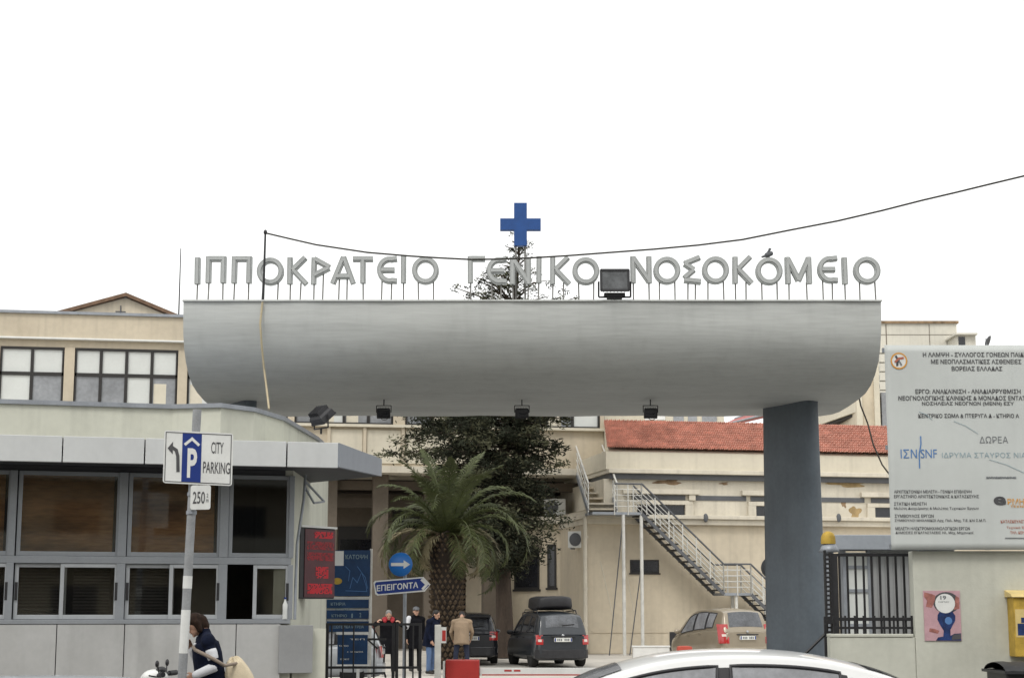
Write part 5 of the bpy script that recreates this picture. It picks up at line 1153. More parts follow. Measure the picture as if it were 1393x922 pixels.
# upper flight climbing away to the balcony
u0 = ST.pt(sp_(822, 700)[0], zL, -.2); u1 = at(795, 622, 65.6)
side = Vector((1, 0, 0)); hw = .5
n = 11
for k in range(n):
    f_ = (k + .5) / n; p = u0.lerp(u1, f_); g = MB(); g.box(p.x - hw, p.x + hw, p.y - .17, p.y + .17, p.z - .03, p.z + .03); g.box(p.x - hw + .02, p.x + hw - .02, p.y + .14, p.y + .16, p.z - .25, p.z - .031); g.build('tread', M['trim'] if k % 2 else M['beige'], stt)
for sx in (-hw, hw):
    o_ = Vector((sx, 0, 0)); g = MB(); g.beam(u0 + o_, u1 + o_, .05, .22); g.build('stringer', M['steeld'], stt)
    g = MB(); g.tube([u0 + o_ + Vector((0, 0, 1)), u1 + o_ + Vector((0, 0, 1))], .038, 6)
    for q in (.25, .5, .75): g.tube([u0 + o_ + Vector((0, 0, q)), u1 + o_ + Vector((0, 0, q))], .016, 5)
    for k in range(6): p = (u0 + o_).lerp(u1 + o_, k / 5); g.tube([p, p + Vector((0, 0, 1))], .028, 6)
    g.build('railing', M['steel'], stt)
g = MB(); ST.sbox(g, sp_(806, 700)[0], s_l0 - .002, zL - .09, zL, -wS, 0); g.build('landing', M['steeld'], stt)

# ================================================================== trees
def leafblades(g, c, r, n, size, mi=0, flat=.7, rr=rnd):
    for _ in range(n):
        d = Vector((rr.gauss(0, 1), rr.gauss(0, 1), rr.gauss(0, flat))); d.normalize(); p = c + d * r * rr.random() ** .5
        a = Vector((rr.gauss(0, 1), rr.gauss(0, 1), rr.gauss(0, .6))).normalized(); b = a.cross(Vector((rr.gauss(0, 1), rr.gauss(0, 1), rr.gauss(0, 1)))).normalized()
        L_ = size * rr.uniform(.7, 1.4); w_ = L_ * .30
        g.add([p - a * L_ * .5, p + b * w_ * .5, p + a * L_ * .5, p - b * w_ * .5], [(0, 1, 2, 3)], mi)
rt = random.Random(21)
cD = 57.0; cb = at(688, 880, cD); cg = gz(cD); ctop = Z(326, cD)
t = thing('conifer', 'dark shaggy conifer behind the canopy with its thin top showing above it', 'tree', (cb.x, cD, cg))
def axis(h):   # trunk centre line
    f_ = h / (ctop - cg); return Vector((cb.x - .35 * math.sin(min(1, f_ * 1.6) * math.pi) + .42 * f_ + .12 * math.sin(f_ * 7), cD + .2 * math.sin(f_ * 4), cg + h))
Hc = ctop - cg
g = MB(); g.tube([Vector((cb.x, cD, cg)) + (axis(0) - Vector((cb.x, cD, cg)))] + [axis(Hc * k / 14) for k in range(1, 15)], [.34, .30, .28, .26, .24, .22, .2, .18, .16, .14, .11, .09, .06, .04, .02], 10)
# crown radius by height (in metres above ground)
def crad(h):
    tab = [(2.4, .5), (3.0, 1.3), (4.3, 1.8), (5.2, 2.3), (6.0, 3.0), (7.0, 3.5), (8.4, 3.4), (9.6, 2.9), (10.6, 2.4), (11.4, 1.9), (12.1, 1.2), (12.8, .55), (13.6, .45), (Hc, .15)]
    for (a, b), (c, d) in zip(tab, tab[1:]):
        if a <= h <= c: return b + (d - b) * (h - a) / (c - a)
    return 0
crown = MB(); limbs = []
h = 2.9
while h < Hc - .1:
    r_ = crad(h); nb = 12 if h < 10.8 else (5 if h < 12 else 4)
    for k in range(nb):
        if rt.random() < .12: continue
        th = rt.uniform(0, 2 * math.pi); L_ = r_ * rt.uniform(.55, 1.12) * ((1.16 if math.cos(th) < -.3 else .66) if 5 < h < 8.6 else 1); rise = rt.uniform(-.05, .3) if h < 10.8 else rt.uniform(.5, 1.0)
        p0 = axis(h + rt.uniform(-.2, .2)); p1 = p0 + Vector((math.cos(th) * L_ * .55, math.sin(th) * L_ * .55, L_ * .55 * rise)); p2 = p1 + Vector((math.cos(th + .2) * L_ * .45, math.sin(th + .2) * L_ * .45, L_ * (.35 * rise - .12)))
        limbs.append(([p0, p1, p2], [.05 * (1 - h / Hc) + .02, .03, .01]))
        m = max(2, int(L_ * (4.2 if h < 10.8 else 5)))
        for q in range(m):
            f_ = .28 + .75 * (q + rt.random()) / m; f_ = min(f_, 1)
            c = p0.lerp(p1, f_ / .55) if f_ < .55 else p1.lerp(p2, (f_ - .55) / .45)
            c += Vector((rt.gauss(0, .16), rt.gauss(0, .16), rt.gauss(0, .10)))
            dens = 38 if h < 10.8 else 18
            leafblades(crown, c, rt.uniform(.22, .46) if h < 10.8 else rt.uniform(.10, .22), dens, .155 if h < 10.8 else .12, 0 if rt.random() < .72 else 1, .55, rt)
    h += .36 if h < 10.8 else .26
for pts, rs in limbs: g.tube(pts, rs, 5)
g.build('trunk', M['bark'], t); crown.build('crown', [M['leafd'], M['leafm']], t, recalc=False)
print('conifer faces', len(crown.f))
# palm
pD = 50.5; pb = at(608, 860, pD); pg = gz(pD); ph = Z(730, pD)
t = thing('palm_tree', 'stout date palm with arching green fronds beside the direction signs', 'tree', (pb.x, pD, pg))
g = MB(); g.lathe([(.47, pg), (.41, pg + .4), (.42, pg + 1.2), (.47, pg + 2.2), (.54, ph - .5), (.45, ph), (.1, ph + .3)], (pb.x, pD, 0), 24, mi=1)
rows_ = int((ph - pg) / .15)
for j in range(rows_ + 1):
    z_ = pg + .1 + j * .15; r_ = .445 + .10 * max(0, (j / rows_ - .4))
    nn = 19
    for k in range(nn):
        th = 2 * math.pi * (k + .5 * (j % 2)) / nn + rt.uniform(-.04, .04); e = Vector((math.cos(th), math.sin(th), 0)); s_ = Vector((-e.y, e.x, 0)); c = Vector((pb.x, pD, z_)) + e * r_; 
        o_ = e * rt.uniform(.03, .12) + Vector((0, 0, .05)); hw = .07 * rt.uniform(.6, 1.1)
        g.add([c - s_ * hw, c + Vector((0, 0, -.07)), c + s_ * hw, c + Vector((0, 0, .08)), c + o_ - s_ * hw * .5 , c + o_ + Vector((0, 0, -.03)), c + o_ + s_ * hw * .5, c + o_ + Vector((0, 0, .04))], [(4, 5, 6, 7), (0, 1, 5, 4), (1, 2, 6, 5), (2, 3, 7, 6), (3, 0, 4, 7)], 0)
g.build('trunk', [M['palmt'], M['palmk']], t)
top = Vector((pb.x - .02, pD, ph + .05))
def frond(th, el, L_, droop, mi):
    g = MB(); e = Vector((math.cos(th), math.sin(th), 0)); pts = []; p = top + e * .15; ang = el; n = 16
    for i in range(n + 1):
        pts.append(p.copy()); p = p + (e * math.cos(ang) + Vector((0, 0, math.sin(ang)))) * (L_ / n); ang -= droop / n * (.5 + 1.3 * i / n)
    g.tube(pts, [.035 * (1 - .85 * i / n) for i in range(n + 1)], 5, mi)
    for i in range(2 * n - 1):
        f_ = (i + 1.2) / (2 * n); k = f_ * n; a = int(k); q = pts[a].lerp(pts[min(a + 1, n)], k - a); tan = (pts[min(a + 1, n)] - pts[a]).normalized() if a < n else (pts[n] - pts[n - 1]).normalized()
        sd_ = tan.cross(Vector((0, 0, 1)));
        if sd_.length < .1: sd_ = Vector((-e.y, e.x, 0))
        sd_.normalize(); up = sd_.cross(tan)
        ll = .50 * math.sin(math.pi * min(1, .12 + f_ * .9)) ** .6 * rt.uniform(.8, 1.1)
        for s_ in (-1, 1):
            for jj in range(2):
                d = (tan * rt.uniform(.5, .75) + sd_ * s_ * .8 + up * rt.uniform(-.02, .25)).normalized(); tip = q + d * ll - Vector((0, 0, ll * rt.uniform(.12, .35))); mid = q + d * ll * .5
                w_ = up * .008 + tan * .022; g.add([q - w_ * .6, mid - w_, tip, mid + w_, q + w_ * .6], [(0, 1, 2, 3, 4)], mi)
                q = q + tan * (L_ / n * .22)
    return g.build('frond', [M['palm'], M['palmd']], t, recalc=False)
golden = 2.399963; nfr = 46
for i in range(nfr):
    f_ = i / (nfr - 1); el = R(88 - 100 * f_ ** 1.0) ; L_ = 2.6 + .42 * math.sin(f_ * 3.1) - (.9 if f_ > .85 else 0)
    frond(i * golden + rt.uniform(-.3, .3), el, L_ * rt.uniform(.82, 1.15), R(42 + 125 * min(1, f_ * 1.8)) * rt.uniform(.85, 1.15), 1 if (f_ > .86 or (f_ > .55 and rt.random() < .28)) else 0)
# ================================================================== cars
def lerp_tab(tab, x):
    if x <= tab[0][0]: return tab[0][1]
    for (a, b), (c, d) in zip(tab, tab[1:]):
        if x <= c:
            f_ = (x - a) / (c - a); f_ = f_ * f_ * (3 - 2 * f_) * .35 + f_ * .65; return b + (d - b) * f_
    return tab[-1][1]
def smooth_tab(tab, n=3):
    """Catmull-Rom through the profile points so that roof lines read as one sweep"""
    P = [tab[0]] + list(tab) + [tab[-1]]; out_ = []
    for i in range(1, len(P) - 2):
        p0, p1, p2, p3 = P[i - 1], P[i], P[i + 1], P[i + 2]
        for k in range(n * 3):
            u = k / (n * 3); out_.append(tuple(.5 * (2 * p1[j] + (p2[j] - p0[j]) * u + (2 * p0[j] - 5 * p1[j] + 4 * p2[j] - p3[j]) * u * u + (3 * p1[j] - p0[j] - 3 * p2[j] + p3[j]) * u ** 3) for j in (0, 1)))
    out_.append(tab[-1]); res = [out_[0]]
    for p in out_[1:]:
        if p[0] > res[-1][0] + 1e-4: res.append(p)
    return res
def lin(tab, x):
    if x <= tab[0][0]: return tab[0][1]
    for (a, b), (c, d) in zip(tab, tab[1:]):
        if x <= c: return b + (d - b) * (x - a) / (c - a)
    return tab[-1][1]
def car(label, cat, group, loc, yaw, paint, L, Wd, deck, roof, sidewins, rear_glass, front_glass, lights, plate, wheelr=.31, axles=(-.62, .62), roofrack=False, handles=True, sideglass='carglassl', rear_m='carglass', spoiler=False, wiper=True, trimbelow=None, badge=True):
    """deck: (x, z) of the belt line from tail to nose; roof: (x, z) of the roof line between the glass bases"""
    t = thing('parked_car', label, cat, loc, yaw, group); hw = Wd / 2
    deck_s = deck; roof_s = smooth_tab(roof, 3)
    def hwx(x):
        e = abs(x) / (L / 2); return hw * (1 - .13 * max(0, (e - .72) / .28) ** 2.2)
    xs = [-L / 2, -L / 2 + .03, -L / 2 + .09, -L / 2 + .2] + [-L / 2 + .2 + (L - .4) * i / 22 for i in range(1, 22)] + [L / 2 - .2, L / 2 - .09, L / 2 - .03, L / 2]
    def ring(x):
        e = min(1, max(0, (abs(x) - (L / 2 - .2)) / .2)); zb_ = .20 + .10 * e ** 2; zt_ = lin(deck_s, x) - .10 * e ** 3 * (1 if x > 0 else .35); w_ = hwx(x); sh = 1 - .07 * e ** 2; h_ = zt_ - zb_
        half = [(0, zb_), (w_ * .8, zb_), (w_ * .95, zb_ + .06), (w_ * .985, zb_ + .2 * h_), (w_, zb_ + .45 * h_), (w_ * .985, zb_ + .72 * h_), (w_ * .955, zb_ + .90 * h_), (w_ * .92, zt_ - .015), (w_ * .86, zt_), (w_ * .45, zt_ + .02), (0, zt_ + .03)]
        half = [(y * sh, z) for y, z in half]
        return half + [(-y, z) for y, z in reversed(half[1:-1])]
    g = MB(); n = len(ring(0)); V = []
    for x in xs: V += [Vector((x, y, z)) for y, z in ring(x)]
    g.add(V, [(i * n + k, i * n + (k + 1) % n, (i + 1) * n + (k + 1) % n, (i + 1) * n + k) for i in range(len(xs) - 1) for k in range(n)], 0, True)
    g.add(V[:n], [tuple(range(n))], 0, True); g.add(V[-n:], [tuple(range(n))], 0, True)
    # greenhouse in the same body
    x0, x1 = roof[0][0], roof[-1][0]; zmax = max(z for _, z in roof)
    gx = [x0 + (x1 - x0) * i / 48 for i in range(49)]
    def belt(x): return lin(deck_s, x)
    wb = lambda x: hwx(x) * .925
    def wr(x):
        f_ = (lin(roof_s, x) - belt(x)) / (zmax - belt(x)); return wb(x) * (1 - .215 * max(0, min(1, f_)) ** 1.15)
    def side(x, v, off=0):   # v 0 belt .. 1 rail
        z0_, z1_ = belt(x) - .02, lin(roof_s, x) - .045; y0_, y1_ = wb(x), wr(x)
        y = y0_ + (y1_ - y0_) * v + .028 * math.sin(math.pi * v) + off; return Vector((x, y, z0_ + (z1_ - z0_) * v))
    def top(x, q, off=0):    # q -1..1 across
        z1_ = lin(roof_s, x); return Vector((x, wr(x) * .93 * q, z1_ - .012 + .045 * (1 - q * q) * min(1, (z1_ - belt(x)) / .2) + off))
    V = []; cols = 0
    for x in gx:
        r_ = [side(x, v) for v in (0, .2, .4, .6, .8, .93, 1)]
        a, b = side(x, 1), top(x, 1); r_ += [a.lerp(b, .45) + Vector((0, .010, .012)), top(x, 1), top(x, .8), top(x, .4), top(x, 0)]
        full = r_ + [Vector((p.x, -p.y, p.z)) for p in reversed(r_[:-1])]; cols = len(full); V += full
    g.add(V, [(i * cols + k, i * cols + k + 1, (i + 1) * cols + k + 1, (i + 1) * cols + k) for i in range(len(gx) - 1) for k in range(cols - 1)], 0, True)
    g.build('body', M[paint], t, local=True)
    # side windows: each is (x range at the belt, x range at the rail, v range)
    for s_ in (1, -1):
        for (xa0, xa1, xb0, xb1, v0, v1) in sidewins:
            nm = 'side_window'
            def sp(u, v, off): 
                k = (v - v0) / (v1 - v0); x = (xa0 + (xb0 - xa0) * k) * (1 - u) + (xa1 + (xb1 - xa1) * k) * u; p = side(x, v, off); return Vector((p.x, p.y * s_, p.z))
            g = MB(); uu = [i / 8 for i in range(9)]; g.grid(lambda u, v: sp(u, v0 + (v1 - v0) * v, .006), uu, [i / 5 for i in range(6)]); w_ = g.build(nm, M[sideglass], t, local=True)
            g = MB()
            edge = [(i / 10, 0) for i in range(10)] + [(1, i / 6) for i in range(6)] + [(1 - i / 10, 1) for i in range(10)] + [(0, 1 - i / 6) for i in range(6)] + [(0, 0)]
            g.tube([sp(u, v0 + (v1 - v0) * v, .006) for u, v in edge], .016, 6); g.build('window_seal', M['blackp'], w_, local=True)
        for wa, wb2 in zip(sidewins, sidewins[1:]):
            g = MB(); g.grid(lambda u, v: (lambda p: Vector((p.x, p.y * s_, p.z)))(side((wa[1] + (wa[3] - wa[1]) * v) * (1 - u) + (wb2[0] + (wb2[2] - wb2[0]) * v) * u, .08 + .82 * v, .004)), [0, .5, 1], [i / 5 for i in range(6)]); g.build('door_pillar', M['blackp'], t, local=True)
    def glasspatch(nm, xr_, q_, mt):
        g = MB(); g.grid(lambda u, v: top(xr_[0] + (xr_[1] - xr_[0]) * u, -q_ + 2 * q_ * v, .006) + Vector((-.006 if xr_[0] < 0 else .006, 0, 0)), [i / 8 for i in range(9)], [i / 10 for i in range(11)]); return g.build(nm, M[mt], t, local=True)
    rgl = glasspatch('rear_window', rear_glass[:2], rear_glass[2], rear_m); glasspatch('windscreen', front_glass[:2], front_glass[2], sideglass)
    # wheels
    for ax in axles:
        for s_ in (1, -1):
            cx = ax * L / 2
            Mw = Matrix.Rotation(-s_ * math.pi / 2, 3, 'X'); c = Vector((cx, s_ * (hw * .985 - .12), wheelr))
            g = MB(); g.lathe([(wheelr * .62, -.09), (wheelr * .93, -.10), (wheelr, -.06), (wheelr, .08), (wheelr * .93, .115), (wheelr * .64, .11)], c, 28, Mw); wl = g.build('wheel', M['tyre'], t, local=True)
            g = MB(); g.lathe([(.001, .09), (wheelr * .2, .10), (wheelr * .25, .085), (wheelr * .6, .105), (wheelr * .645, .11), (wheelr * .64, .05)], c, 20, Mw)
            g.build('rim', M['rim'], wl, local=True)
            g = MB(); a_ = [(cx + (wheelr + .07) * math.cos(R(k * 12 - 10)), wheelr + (wheelr + .07) * math.sin(R(k * 12 - 10))) for k in range(17) ]
            for r0_, r1_ in zip(a_, a_[1:]):
                y0_ = hw * .80; y1_ = hw * .985 + .006; P0 = Vector((r0_[0], 0, r0_[1])); P1 = Vector((r1_[0], 0, r1_[1])); C_ = Vector((cx, 0, wheelr)); I0 = C_ + (P0 - C_) * (wheelr - .03) / (wheelr + .07); I1 = C_ + (P1 - C_) * (wheelr - .03) / (wheelr + .07)
                g.hexa([Vector((p.x, s_ * y, p.z)) for p, q in ((P0, I0), (P1, I1)) for y in (y0_, y1_) for p in (p, q)])
            g.build('wheel_arch', M['blackp'], t, local=True)
    # tail lights: list of (y0, y1, z0, z1)
    xt = -L / 2
    for (y0_, y1_, z0_, z1_, wrap) in lights:
        for s_ in (1, -1):
            g = MB(); yy = [y0_ + (y1_ - y0_) * i / 6 for i in range(7)]; zz = [z0_ + (z1_ - z0_) * i / 6 for i in range(7)]
            def lp(y, z):
                e = max(0, (y - hw * .72) / (hw * .28)); up = max(0, (z - .75)) * .45 if z > .75 else 0
                return Vector((xt - .018 + wrap * e ** 2 + up * .55, s_ * y, z))
            g.grid(lp, yy, zz); g.grid(lambda y, z: lp(y, z) + Vector((.10, -s_ * .02, 0)), yy, zz)
            l_ = g.build('tail_light', M['tail'], t, local=True)
            g = MB(); zc_ = z0_ + (z1_ - z0_) * .42; g.grid(lambda y, z: lp(y, z) + Vector((-.006, 0, 0)), [y0_ + (y1_ - y0_) * (.25 + .5 * i / 4) for i in range(5)], [zc_ - .035, zc_, zc_ + .035]); g.build('clear_lens', M['tailw'], l_, local=True)
    # rear bumper, plate, wiper, handle
    g = MB(); w_ = hw * .93
    pts = [(xt + .16, -w_ - .03), (xt + .02, -w_ + .07), (xt - .05, -w_ * .6), (xt - .065, 0), (xt - .05, w_ * .6), (xt + .02, w_ - .07), (xt + .16, w_ + .03), (xt + .2, w_ - .1), (xt + .2, -w_ + .1)]
    g.prism(pts, lambda x, y, z: Vector((x, y, z)), .26, .52); g.build('rear_bumper', M[trimbelow or paint], t, local=True, bevel=.02)
    if plate:
        g = MB(); g.box(xt - .045 - plate[1], xt - .03 + .06 - plate[1], -.27, .27, plate[0] - .06, plate[0] + .06); p_ = g.build('number_plate', M['plate'], t, local=True, bevel=.005)
        g = MB(); g.box(xt - .048 - plate[1], xt - .0455 - plate[1], -.262, -.225, plate[0] - .05, plate[0] + .05); g.box(xt - .048 - plate[1], xt - .0455 - plate[1], .225, .262, plate[0] - .05, plate[0] + .05); g.build('blue_band', M['signb'], p_, local=True)
        g = MB()
        for k in range(7):
            if k != 3: y_ = .165 - k * .055; g.box(xt - .0475 - plate[1], xt - .0455 - plate[1], y_ - .018, y_ + .018, plate[0] - .035, plate[0] + .035)
        g.build('plate_characters', M['inkg'], p_, local=True)
        g = MB(); g.box(xt - .06, xt + .02, -.36, .36, plate[0] + .085, plate[0] + .115); g.build('boot_handle', M['blackp'], t, local=True, bevel=.008)
    if badge: g = MB(); g.lathe([(.001, 0), (.045, 0), (.04, .012), (.001, .014)], (xt - .02, 0, rear_glass[3] if len(rear_glass) > 3 else .95), 16, Matrix.Rotation(-math.pi / 2, 3, 'Y')); g.build('badge', M['rim'], t, local=True)
    if wiper:
        a = top(rear_glass[0] + (rear_glass[1] - rear_glass[0]) * .06, 0, .02) + Vector((-.02, 0, 0)); b = top(rear_glass[0] + (rear_glass[1] - rear_glass[0]) * .16, -.6, .02) + Vector((-.02, 0, 0)); g = MB(); g.tube([a, b], .012, 5); g.build('wiper', M['blackp'], rgl, local=True)
    for s_ in (1, -1):     # mirrors
        xm = sidewins[-1][1] - .12; p = side(xm, .06); g = MB(); g.ell((p.x + .03, s_ * (p.y + .13), p.z + .07), (.06, .11, .075), 12, 8); g.tube([(p.x, s_ * (p.y - .02), p.z), (p.x + .02, s_ * (p.y + .10), p.z + .03)], .025, 6); g.build('wing_mirror', M['blackp' if trimbelow else paint], t, local=True)
        if handles:
            for xh in (-.10 * L, .11 * L):
                zb_ = belt(xh); g = MB(); g.beam((xh - .10, s_ * hw * .975, zb_ - .09), (xh + .1, s_ * hw * .975, zb_ - .085), .03, .03); g.build('door_handle', M[trimbelow or paint], t, local=True)
    if spoiler:
        x_ = roof[1][0]; g = MB(); zt_ = lin(roof_s, x_ + .12); w_ = wr(x_ + .1) * .92; g.hexa([(x, y, z) for x, k in ((x_ - .12, 0), (x_ + .2, 1)) for y in (-w_, w_) for z in (zt_ - .02 + .01 * k, zt_ + .035)]); g.build('roof_spoiler', M['blackp'], t, local=True, bevel=.012)
    if roofrack:
        g = MB()
        for x_ in (-.85, .25):
            z_ = lin(roof_s, x_) + .03
            g.tube([(x_, -.62, z_ - .03), (x_, -.60, z_ + .07), (x_, .60, z_ + .07), (x_, .62, z_ - .03)], .016, 6)
        for s_ in (-.6, .6): g.tube([(-1.25, s_, lin(roof_s, -1.25) - .01), (-1.15, s_, lin(roof_s, -1.1) + .08), (.5, s_, lin(roof_s, .5) + .08), (.6, s_, lin(roof_s, .6) - .01)], .018, 6)
        g.build('roof_rack', M['blackp'], t, local=True)
    return t, dict(roof=roof_s)

hatch_deck = lambda L, b: [(-L / 2, b - .04), (-L / 2 + .3, b), (.25 * L, b - .06), (.36 * L, b - .12), (.5 * L, b - .28)]
# charcoal hatchback with a roof bag
loc = Vector((X(743, 52.3, 850), 52.3, gz(52.3)))
c1, d1 = car('charcoal hatchback with a dark bag strapped on its roof, seen from behind', 'car', 'cars parked in the hospital yard', loc, R(90 + 14), 'cdark', 3.75, 1.70, hatch_deck(3.75, .98),
    [(-1.86, .96), (-1.72, 1.33), (-1.55, 1.51), (-1.0, 1.585), (-.2, 1.61), (.35, 1.55), (.75, 1.36), (1.30, .92)],
    [(-1.55, -.85, -1.42, -.88, .12, .86), (-.78, .02, -.80, -.05, .10, .90), (.10, .95, .03, .45, .10, .88)], (-1.80, -1.63, .80, .92), (.55, 1.2, .9), [(.60, .80, .66, .94, .10)], (.80, .0), roofrack=True, sideglass='carglass', rear_m='cargrey', trimbelow='blackp')
t = thing('roof_bag', 'soft dark luggage bag strapped on the roof rack of the charcoal hatchback', 'bag', loc + Vector((0, 0, 1.69)), R(104))
g = MB()
def bag(u, v):
    th, ph = u * 2 * math.pi, (v - .5) * math.pi; c = lambda a, e: math.copysign(abs(math.cos(a)) ** e, math.cos(a)); s2 = lambda a, e: math.copysign(abs(math.sin(a)) ** e, math.sin(a))
    return Vector((-.45 + .66 * c(th, .3) * c(ph, .22), .56 * s2(th, .3) * c(ph, .22) * (1 - .10 * math.sin(ph)), .185 + .185 * s2(ph, .4) + .014 * math.sin(u * 40) * math.cos(ph) + .02 * math.sin(th * 2 + 1)))
g.grid(bag, [i / 40 for i in range(41)], [i / 14 for i in range(15)]); g.build('cover', M['blackp'], t, local=True)
g = MB()
for x_ in (-.85, -.05): g.tube([(x_ + .0, .545 * math.cos(R(a)) , .185 + .195 * math.sin(R(a))) for a in range(-10, 191, 10)], .014, 5)
g.build('strap', M['gutter'], t, local=True)
# dark car behind the man in the tan jacket
loc = Vector((X(637, 53.6, 860), 54.2, gz(54.2)))
car('dark estate car with a black roof spoiler parked behind the man in tan', 'car', 'cars parked in the hospital yard', loc, R(90 + 3), 'cblack', 4.0, 1.74, hatch_deck(4.0, .95),
    [(-1.98, .93), (-1.82, 1.25), (-1.66, 1.44), (-1.1, 1.52), (-.2, 1.53), (.35, 1.47), (.8, 1.28), (1.4, .9)],
    [(-1.6, -.9, -1.5, -.95, .12, .86), (-.82, .02, -.85, -.05, .10, .90), (.10, 1.0, .03, .5, .10, .88)], (-1.93, -1.72, .82, .9), (.6, 1.3, .9), [(.58, .83, .72, .98, .12)], (.78, .0), spoiler=True, rear_m='cargrey')
# beige people carrier
loc = Vector((X(994, 54, 850) - .35, 54.3, gz(54.3)))
car('beige compact people carrier with tall tail lights beside the pillar', 'car', 'cars parked in the hospital yard', loc, R(90 + 20), 'cgold', 3.85, 1.76, [(-1.925, .98), (-1.5, 1.03), (-.5, 1.0), (.6, .93), (1.2, .86), (1.925, .66)],
    [(-1.9, .98), (-1.74, 1.36), (-1.58, 1.57), (-1.0, 1.645), (-.2, 1.65), (.35, 1.57), (.85, 1.30), (1.5, .80)],
    [(-1.18, -.72, -1.30, -.78, .16, .90), (-.64, .10, -.70, .02, .10, .92), (.18, 1.12, .10, .55, .08, .90)], (-1.85, -1.64, .86, .97), (.62, 1.4, .9), [(.62, .875, .62, 1.20, .2)], (.79, .02), wheelr=.31, sideglass='carglassl', rear_m='cargrey', wiper=False)
# silver car behind the boards
loc = Vector((X(412, 42, 860), 42.2, 0))
car('silver hatchback mostly hidden behind the blue direction boards', 'car', 'cars parked in the hospital yard', loc, R(184), 'csilver', 3.9, 1.7, hatch_deck(3.9, .96),
    [(-1.9, .94), (-1.74, 1.28), (-1.55, 1.47), (-1.0, 1.54), (-.2, 1.55), (.35, 1.48), (.75, 1.3), (1.35, .9)],
    [(-1.55, -.85, -1.42, -.88, .12, .86), (-.78, .02, -.80, -.05, .10, .90), (.10, .95, .03, .45, .10, .88)], (-1.85, -1.64, .80, .92), (.55, 1.2, .9), [(.60, .80, .66, .94, .10)], (.80, .0))
# white saloon in the street
loc = Vector((X(990, 14.6, 900), 14.6, -.12))
car('white saloon car in the street with its roof and side windows in view', 'car', None, loc, R(180 + 1.5), 'cwhite', 4.7, 1.78, [(-2.35, .93), (-1.5, .97), (.7, .90), (1.3, .84), (2.35, .62)],
    [(-2.02, .95), (-1.62, 1.17), (-1.22, 1.365), (-.6, 1.503), (.05, 1.533), (.62, 1.488), (1.12, 1.355), (1.45, 1.19), (1.9, .90)],
    [(-1.55, -.90, -1.22, -.86, .10, .84), (-.83, .10, -.80, .08, .06, .92), (.22, 1.55, .19, .95, .06, .92)], (-1.9, -1.05, .90, .99), (.95, 1.8, .93), [(.55, .84, .66, .88, .16)], (.72, .0), wheelr=.32, sideglass='carglassl', wiper=False)
# pale car nearest the camera at the lower left
loc = Vector((X(150, 9.6, 917), 9.6, -.12))
car('pale silver blue car roof at the lower left edge of the street', 'car', None, loc, R(2), 'cblue', 4.0, 1.70, hatch_deck(4.0, .95),
    [(-1.95, .94), (-1.78, 1.25), (-1.55, 1.42), (-.9, 1.478), (-.1, 1.485), (.4, 1.43), (.8, 1.26), (1.4, .9)],
    [(-1.55, -.85, -1.42, -.88, .12, .86), (-.78, .02, -.80, -.05, .10, .90), (.10, .95, .03, .45, .10, .88)], (-1.85, -1.64, .80, .92), (.55, 1.2, .9), [(.60, .80, .66, .94, .10)], (.80, .0))
# red plastic barrier by the beige car
q = at(931, 878, 50)
t = thing('road_barrier', 'small orange red plastic barrier beside the front of the beige car', 'barrier', (q.x, 50, gz(50)))
g = MB(); zt_ = q.z; g.prism([(-.30, gz(50)), (.30, gz(50)), (.28, gz(50) + .2), (.2, zt_ - .02), (.12, zt_), (-.12, zt_), (-.2, zt_ - .02), (-.28, gz(50) + .2)], lambda x, z, d: Vector((q.x + x, 50 + d, z)), -.22, .22); g.build('body', mat('orange red plastic', (.45, .075, .05), .5, .06, 4), t, bevel=.02)

# ================================================================== scooter
sx = X(216, 19.6, 900) + .4; sy = 19.6
t = thing('motor_scooter', 'white and black motor scooter parked left of the street sign pole', 'scooter', (sx, sy, 0), R(180))
g = MB()   # frame and body in local coordinates, nose at +X
g.capsule((-.55, 0, .62), (.05, 0, .60), .15, .13); g.capsule((-.75, 0, .70), (-.3, 0, .66), .12, .14); g.build('body', M['signw'], t, local=True)
g = MB(); g.hexa([(x, y, z) for x, k in ((-.15, 1), (.35, .8)) for y in (-.17, .17) for z in (.22, .29)]); g.capsule((.34, 0, .3), (.42, 0, .85), .13, .10); g.build('leg_shield', M['signw'], t, local=True)
g = MB(); g.capsule((-.7, 0, .80), (-.05, 0, .77), .11, .09); g.build('seat', M['blackp'], t, local=True)
for x_ in (-.62, .66):
    g = MB(); g.lathe([(.12, -.04), (.2, -.05), (.22, 0), (.2, .05), (.12, .04)], (x_, 0, .22), 20, Matrix.Rotation(math.pi / 2, 3, 'X')); g.lathe([(.001, -.03), (.12, -.03), (.12, .03), (.001, .03)], (x_, 0, .22), 12, Matrix.Rotation(math.pi / 2, 3, 'X')); g.build('wheel', M['tyre'], t, local=True)
g = MB(); g.tube([(.66, .07, .22), (.48, .06, .6), (.40, 0, .98)], .025, 6); g.tube([(.66, -.07, .22), (.48, -.06, .6), (.40, 0, .98)], .025, 6); g.build('fork', M['steeld'], t, local=True)
g = MB(); g.tube([(.28, -.36, 1.06), (.36, -.2, 1.05), (.40, 0, 1.02), (.36, .2, 1.05), (.28, .36, 1.06)], .02, 8); g.build('handlebar', M['blackp'], t, local=True)
for s_ in (-1, 1):
    g = MB(); g.tube([(.27, s_ * .38, 1.06), (.33, s_ * .26, 1.055)], .03, 8); g.tube([(.38, s_ * .2, 1.03), (.43, s_ * .36, 1.05)], .009, 5); g.build('grip', M['blackp'], t, local=True)
    g = MB(); g.tube([(.35, s_ * .2, 1.06), (.36, s_ * .26, 1.16)], .008, 5); g.ell((.36, s_ * .28, 1.175), (.02, .06, .04), 12, 8); g.build('mirror', M['blackp'], t, local=True)
